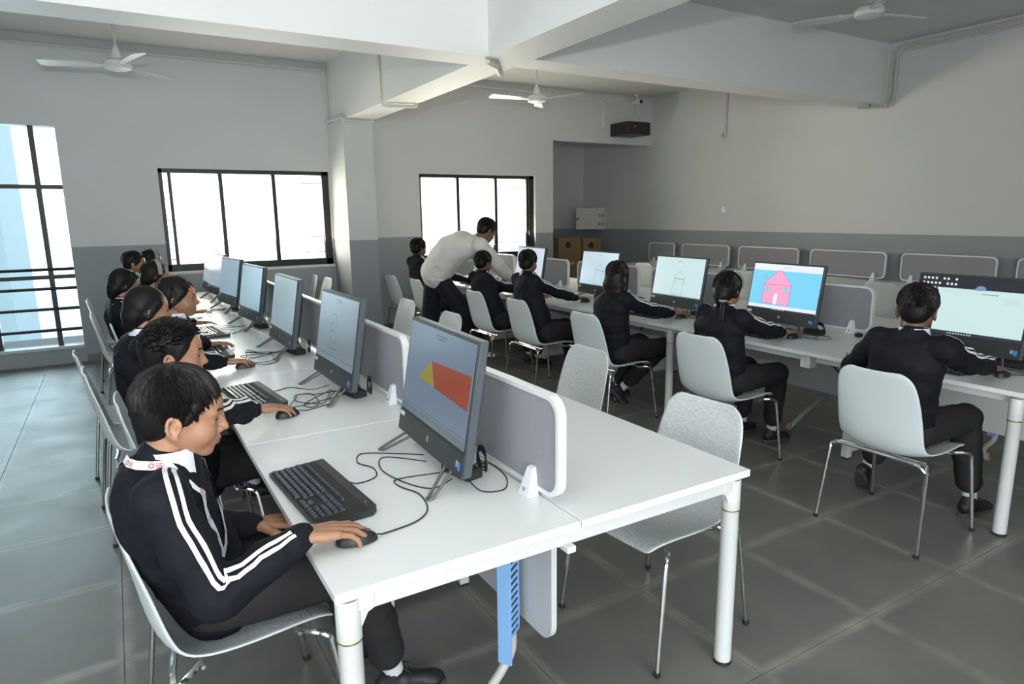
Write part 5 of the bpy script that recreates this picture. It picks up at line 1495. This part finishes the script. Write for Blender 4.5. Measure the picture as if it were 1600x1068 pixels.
# left row -----------------------------------------------------------
K1 = person('boy in front with a white lanyard, black striped jacket, hand on the nearest mouse', (.103, 1.80, 1.138), (.14, 2.00), (.415, 1.625, .806), (.36, 2.06, .665),
            s=1.02, yaw=-4, pitch=12, body_yaw=-4, face=True, voxel=.005, nclump=1500, length=.075, fR=(1, .07, -.13), fL=(1, -.1, -.1), curlR=.62, hand_scale=1.1, hair='short', seed=11,
            knees=[(.53, 1.86, .545), (.53, 2.10, .545)], feet=[(.66, 1.93, .095), (.60, 2.16, .095)], elbR=(-.15, -.35, -1), skin=SK1)
K2 = person('boy with short spiky hair, second in the left row, hand on the second mouse', (.145, 2.64, 1.138), (.20, 3.08), (.515, 2.90, .806), (.42, 3.25, .66),
            s=1.02, yaw=-2, pitch=6, body_yaw=8, face=True, voxel=.0065, nclump=1700, length=.020, fR=(1, .2, -.13), hand_scale=1.08, hair='spiky', seed=5, skin=SK1, elbR=(-.1, -.3, -1))
K3 = person('pupil with sleek black hair and a red hair tie, third in the left row', (.115, 3.84, 1.16), (.10, 3.98), (.54, 4.05, .795), (.40, 4.15, .64),
            s=1.02, yaw=18, pitch=5, skin=SK1, hair='low', voxel=.009, nclump=0, seed=8, bulk=1.05)
K4 = person('open-mouthed girl in profile looking at the screens, beyond the spiky-haired boy', (.285, 4.28, 1.165), (.16, 4.50), (.52, 4.72, .795), (.40, 4.75, .64),
            s=1.02, yaw=-4, pitch=4, skin=SK2, hair='low', face=True, voxel=.009, nclump=80, seed=9)
K5 = person('pupil with tied-back dark hair and a striped shoulder, near the tall glazing', (.033, 5.70, 1.135), (.10, 6.05), (.55, 5.8, .79), (.40, 6.2, .64),
            s=1.02, yaw=25, pitch=8, skin=SK2, hair='low', voxel=.011, nclump=50, seed=4)
K6 = person('girl with a wide grey headband in the left row', (.270, 6.30, 1.145), (.24, 6.72), (.60, 6.5, .79), (.42, 6.9, .64), s=1.02, yaw=15, pitch=6, skin=SK1, hair='low', voxel=.011, nclump=50, seed=3)
headband(K6, -0.008, wd=.017)
K7 = person('short-haired boy at the far end of the left row, above the others', (.150, 7.55, 1.185), (.12, 7.50), (.60, 7.5, .79), (.40, 7.7, .64), s=1.02, yaw=0, pitch=6, skin=SK2, hair='short', voxel=.011, nclump=60, seed=2)
K8 = person('farthest pupil of the left row with a pale headband, half hidden', (.32, 8.02, 1.175), (.30, 8.15), (.62, 8.0, .79), (.5, 8.3, .64), s=1.0, yaw=20, pitch=4, skin=SK2, hair='low', voxel=.011, nclump=40, seed=6)
headband(K8, 0.0, wd=.014)
t_ = wbuild(MB().tube(arc(K3['w']((-.116, .0, .062)), .010, 0, 2 * PI, 12, (0, 1, .2), (.3, 0, 1)), .004, 8), 'hair_tie', M_MAROON, K3['cap'], True)
# middle row ---------------------------------------------------------
R1 = person('boy at the far right in a black striped jacket before the dark desktop screen', (3.30, 1.70, 1.145), (3.32, 1.74), (3.88, 1.575, .798), (3.62, 2.12, .82),
            s=1.04, yaw=18, pitch=10, skin=SK3, hair='short', voxel=.0075, nclump=450, seed=21, fR=(1, .05, -.2), knees=[(3.76, 1.64, .53), (3.72, 1.94, .53)], feet=[(3.78, 1.58, .095), (3.66, 2.08, .13)], elbL=(-.3, .5, -1))
R2 = person('girl with a long braid and a grey headband at the pink house computer', (3.36, 2.91, 1.12), (3.36, 2.90), (3.93, 2.86, .798), (3.72, 3.25, .80),
            s=1.0, yaw=14, pitch=8, skin=SK2, hair='low', voxel=.008, nclump=450, seed=22, knees=[(3.78, 2.82, .53), (3.76, 3.06, .53)], feet=[(3.86, 2.90, .095), (3.84, 3.14, .095)], elbR=(-.2, -.5, -1))
headband(R2, -0.004, wd=.015)
braid(R2, [(-.11, -.03, -.06), (-.125, -.04, -.12), (-.13, -.045, -.19), (-.125, -.04, -.28), (-.12, -.03, -.37)])
wbuild(MB().tube(arc(R2['w']((-.115, -.03, -.07)), .020, 0, 2 * PI, 12, (1, 0, 0), (0, 1, 0)), .007, 8), 'hair_tie', M_BAND, R2['cap'], True)
R3 = person('girl with loose shoulder-length hair at the thin house sketch computer', (3.37, 4.02, 1.125), (3.34, 4.02), (3.95, 3.93, .798), (3.75, 4.35, .80),
            s=1.02, yaw=22, pitch=8, skin=SK2, hair='long', hm=M_HAIRB, voxel=.008, nclump=450, seed=23, knees=[(3.78, 3.92, .53), (3.76, 4.18, .53)], feet=[(3.60, 4.22, .14), (3.66, 4.36, .10)], elbR=(-.1, -.4, -1))
R4 = person('short-haired boy in the middle row with his back to us, beside the leaning man', (3.33, 5.27, 1.17), (3.34, 5.06), (3.91, 5.20, .798), (3.70, 5.6, .80),
            s=1.0, yaw=25, pitch=6, skin=SK3, hair='short', voxel=.008, nclump=450, seed=24, knees=[(3.76, 4.96, .53), (3.72, 5.22, .53)], feet=[(3.62, 4.96, .12), (3.84, 5.26, .095)])
R5 = person('pupil hidden under the arm of the leaning man', (3.30, 6.10, 1.125), (3.34, 5.90), (3.85, 6.2, .798), (3.70, 6.3, .80), s=1.0, yaw=20, pitch=8, skin=SK3, hair='short', voxel=.009, nclump=450, seed=25)
R6 = person('pupil partly hidden behind the back of the standing man', (3.25, 7.70, 1.215), (3.32, 7.42), (3.85, 7.4, .798), (3.70, 7.7, .80), s=1.05, yaw=20, pitch=6, skin=SK3, hair='short', voxel=.010, nclump=450, seed=26)
# standing man -------------------------------------------------------
TM = person('man in a white sweatshirt and navy trousers bending over the middle row', (3.52, 6.42, 1.44), (3.10, 6.75), (3.74, 6.22, .83), (3.98, 6.85, .83),
            s=1.12, yaw=8, pitch=32, body_yaw=-8, skin=SK3, hair='short', voxel=.008, nclump=450, seed=31, top=M_SWEAT, bottom=M_NAVY, stripes=False, collar=False, group='standing grown-up',
            shoe_m=M_SOCK, standing=(3.02, 6.72, 1.01), knees=[(3.28, 6.50, .53), (3.04, 6.92, .53)], feet=[(3.44, 6.52, .095), (2.94, 6.98, .095)], fR=(.5, -.05, -1), fL=(.6, 0, -.8), uR=(1, 0, .5), uL=(1, 0, .5),
            bulk=1.30, elbR=(-.2, -.6, 0), elbL=(-.2, .6, 0), shT=(-.06, 0.02, -.0))
wbuild(MB().tube([(2.93, 6.50, .93), (3.00, 6.47, .925)], .008, 6), 'pocket_stripe', M_STRIPE, TM['t'], True)

# lanyard of the boy in front ----------------------------------------
def lanyard(P):
    me = P['jk'].data; loc = V(P['t'].location)
    bvh = BVHTree.FromPolygons([v.co for v in me.vertices], [p.vertices for p in me.polygons])
    nb, f, l, s = P['nb'], P['f'], P['l'], P['s']
    root = thing('lanyard', 'white lanyard with red round emblems worn by the boy in front', 'lanyard', tuple(nb))
    def build(mb, name, m, par=None):
        o = mb.build(name, m, par or root, True)
        for v in o.data.vertices: v.co -= nb
        return o
    end = nb + f * 0.17 - V((0, 0, .30))
    side = []
    for k in (-1, 1):
        pts = []
        for q in range(15):
            tt = q / 14
            # from the nape over the collar and down the chest
            if tt < 0.34:
                a = PI - (tt / 0.34) * (PI * 0.66); r = .078 * s
                c = nb + f * math.cos(a) * r + l * k * math.sin(a) * r + V((0, 0, .032 - .008 * (tt / .34)))
                out = (f * math.cos(a) + l * k * math.sin(a) + V((0, 0, .55))).normalized(); mode = 0
            else:
                u = (tt - 0.34) / 0.66
                c = nb + f * (.09 + .03 * math.sin(PI * u)) + l * k * .080 * (1 - u) ** 0.7 * s - V((0, 0, .035 + .25 * u)); out = (f + V((0, 0, .5 * (1 - u))) + l * k * .6 * (1 - u)).normalized(); mode = 1
            pts.append((c, out, mode))
        mb = MB(); prev = None; rows = []
        for i, (c, out, mode) in enumerate(pts):
            a = pts[max(0, i - 1)][0]; b = pts[min(14, i + 1)][0]; tg = (b - a).normalized(); sd = tg.cross(out).normalized()
            row = []
            if mode:
                co, nr, _, _ = bvh.find_nearest(c + out * .03 - loc); sd = (sd - nr * sd.dot(nr)).normalized(); out = nr
                for q in (-1, 1):
                    c2, n2, _, _ = bvh.find_nearest(co + sd * .0105 * q + nr * .01); row.append(c2 + n2 * .005 + loc)
            else:
                row = [c + sd * .0105 * q for q in (-1, 1)]
            rows.append((row, out, tg))
        for i, (row, out, tg) in enumerate(rows):
            j = len(mb.v); mb.v += [tuple(p) for p in row]
            if i: mb.f.append((j - 2, j - 1, j + 1, j)); mb.m.append(0)
        build(mb, 'strap', M_LANY)
        em = MB(); tx = MB()
        for i in (1, 3, 6, 9, 12):
            (r0, out, tg) = rows[i]; r1 = rows[min(14, i + 1)][0]
            c = (r0[0] + r0[1]) / 2 + out * .0012; sd = (r0[1] - r0[0]).normalized(); n = 12
            vs = []
            for q in range(n):
                a = 2 * PI * q / n; d = sd * math.cos(a) + tg * math.sin(a); vs += [c + d * .0068, c + d * .0040]
            em.add(vs, [(2 * q, 2 * ((q + 1) % n), 2 * ((q + 1) % n) + 1, 2 * q + 1) for q in range(n)])
            for ln in range(3):
                st_ = -.006 + .0045 * ln
                x = .010
                while x < .026:
                    wd = .0018 + .0012 * ((ln + int(x * 1000)) % 3)
                    p = c + tg * x + sd * st_
                    tx.add([p, p + tg * wd, p + tg * wd + sd * .0022, p + sd * .0022], [(0, 1, 2, 3)]); x += wd + .0009
        o = build(em, 'red_emblem', M_RED); o['kind'] = 'stuff'; o = build(tx, 'red_lettering', M_RED); o['kind'] = 'stuff'
    build(MB().tube([nb + f * .13 - V((0, 0, .31)), nb + f * .15 - V((0, 0, .34))], .004, 6), 'clip', M_ZIP)
lanyard(K1)
# small zip pull at the throat of the second boy
wbuild(MB().tube([K2['nb'] + K2['f'] * .085 - V((0, 0, .05)), K2['nb'] + K2['f'] * .10 - V((0, 0, .075))], .003, 6), 'zip_pull', M_ZIP, K2['jk'])
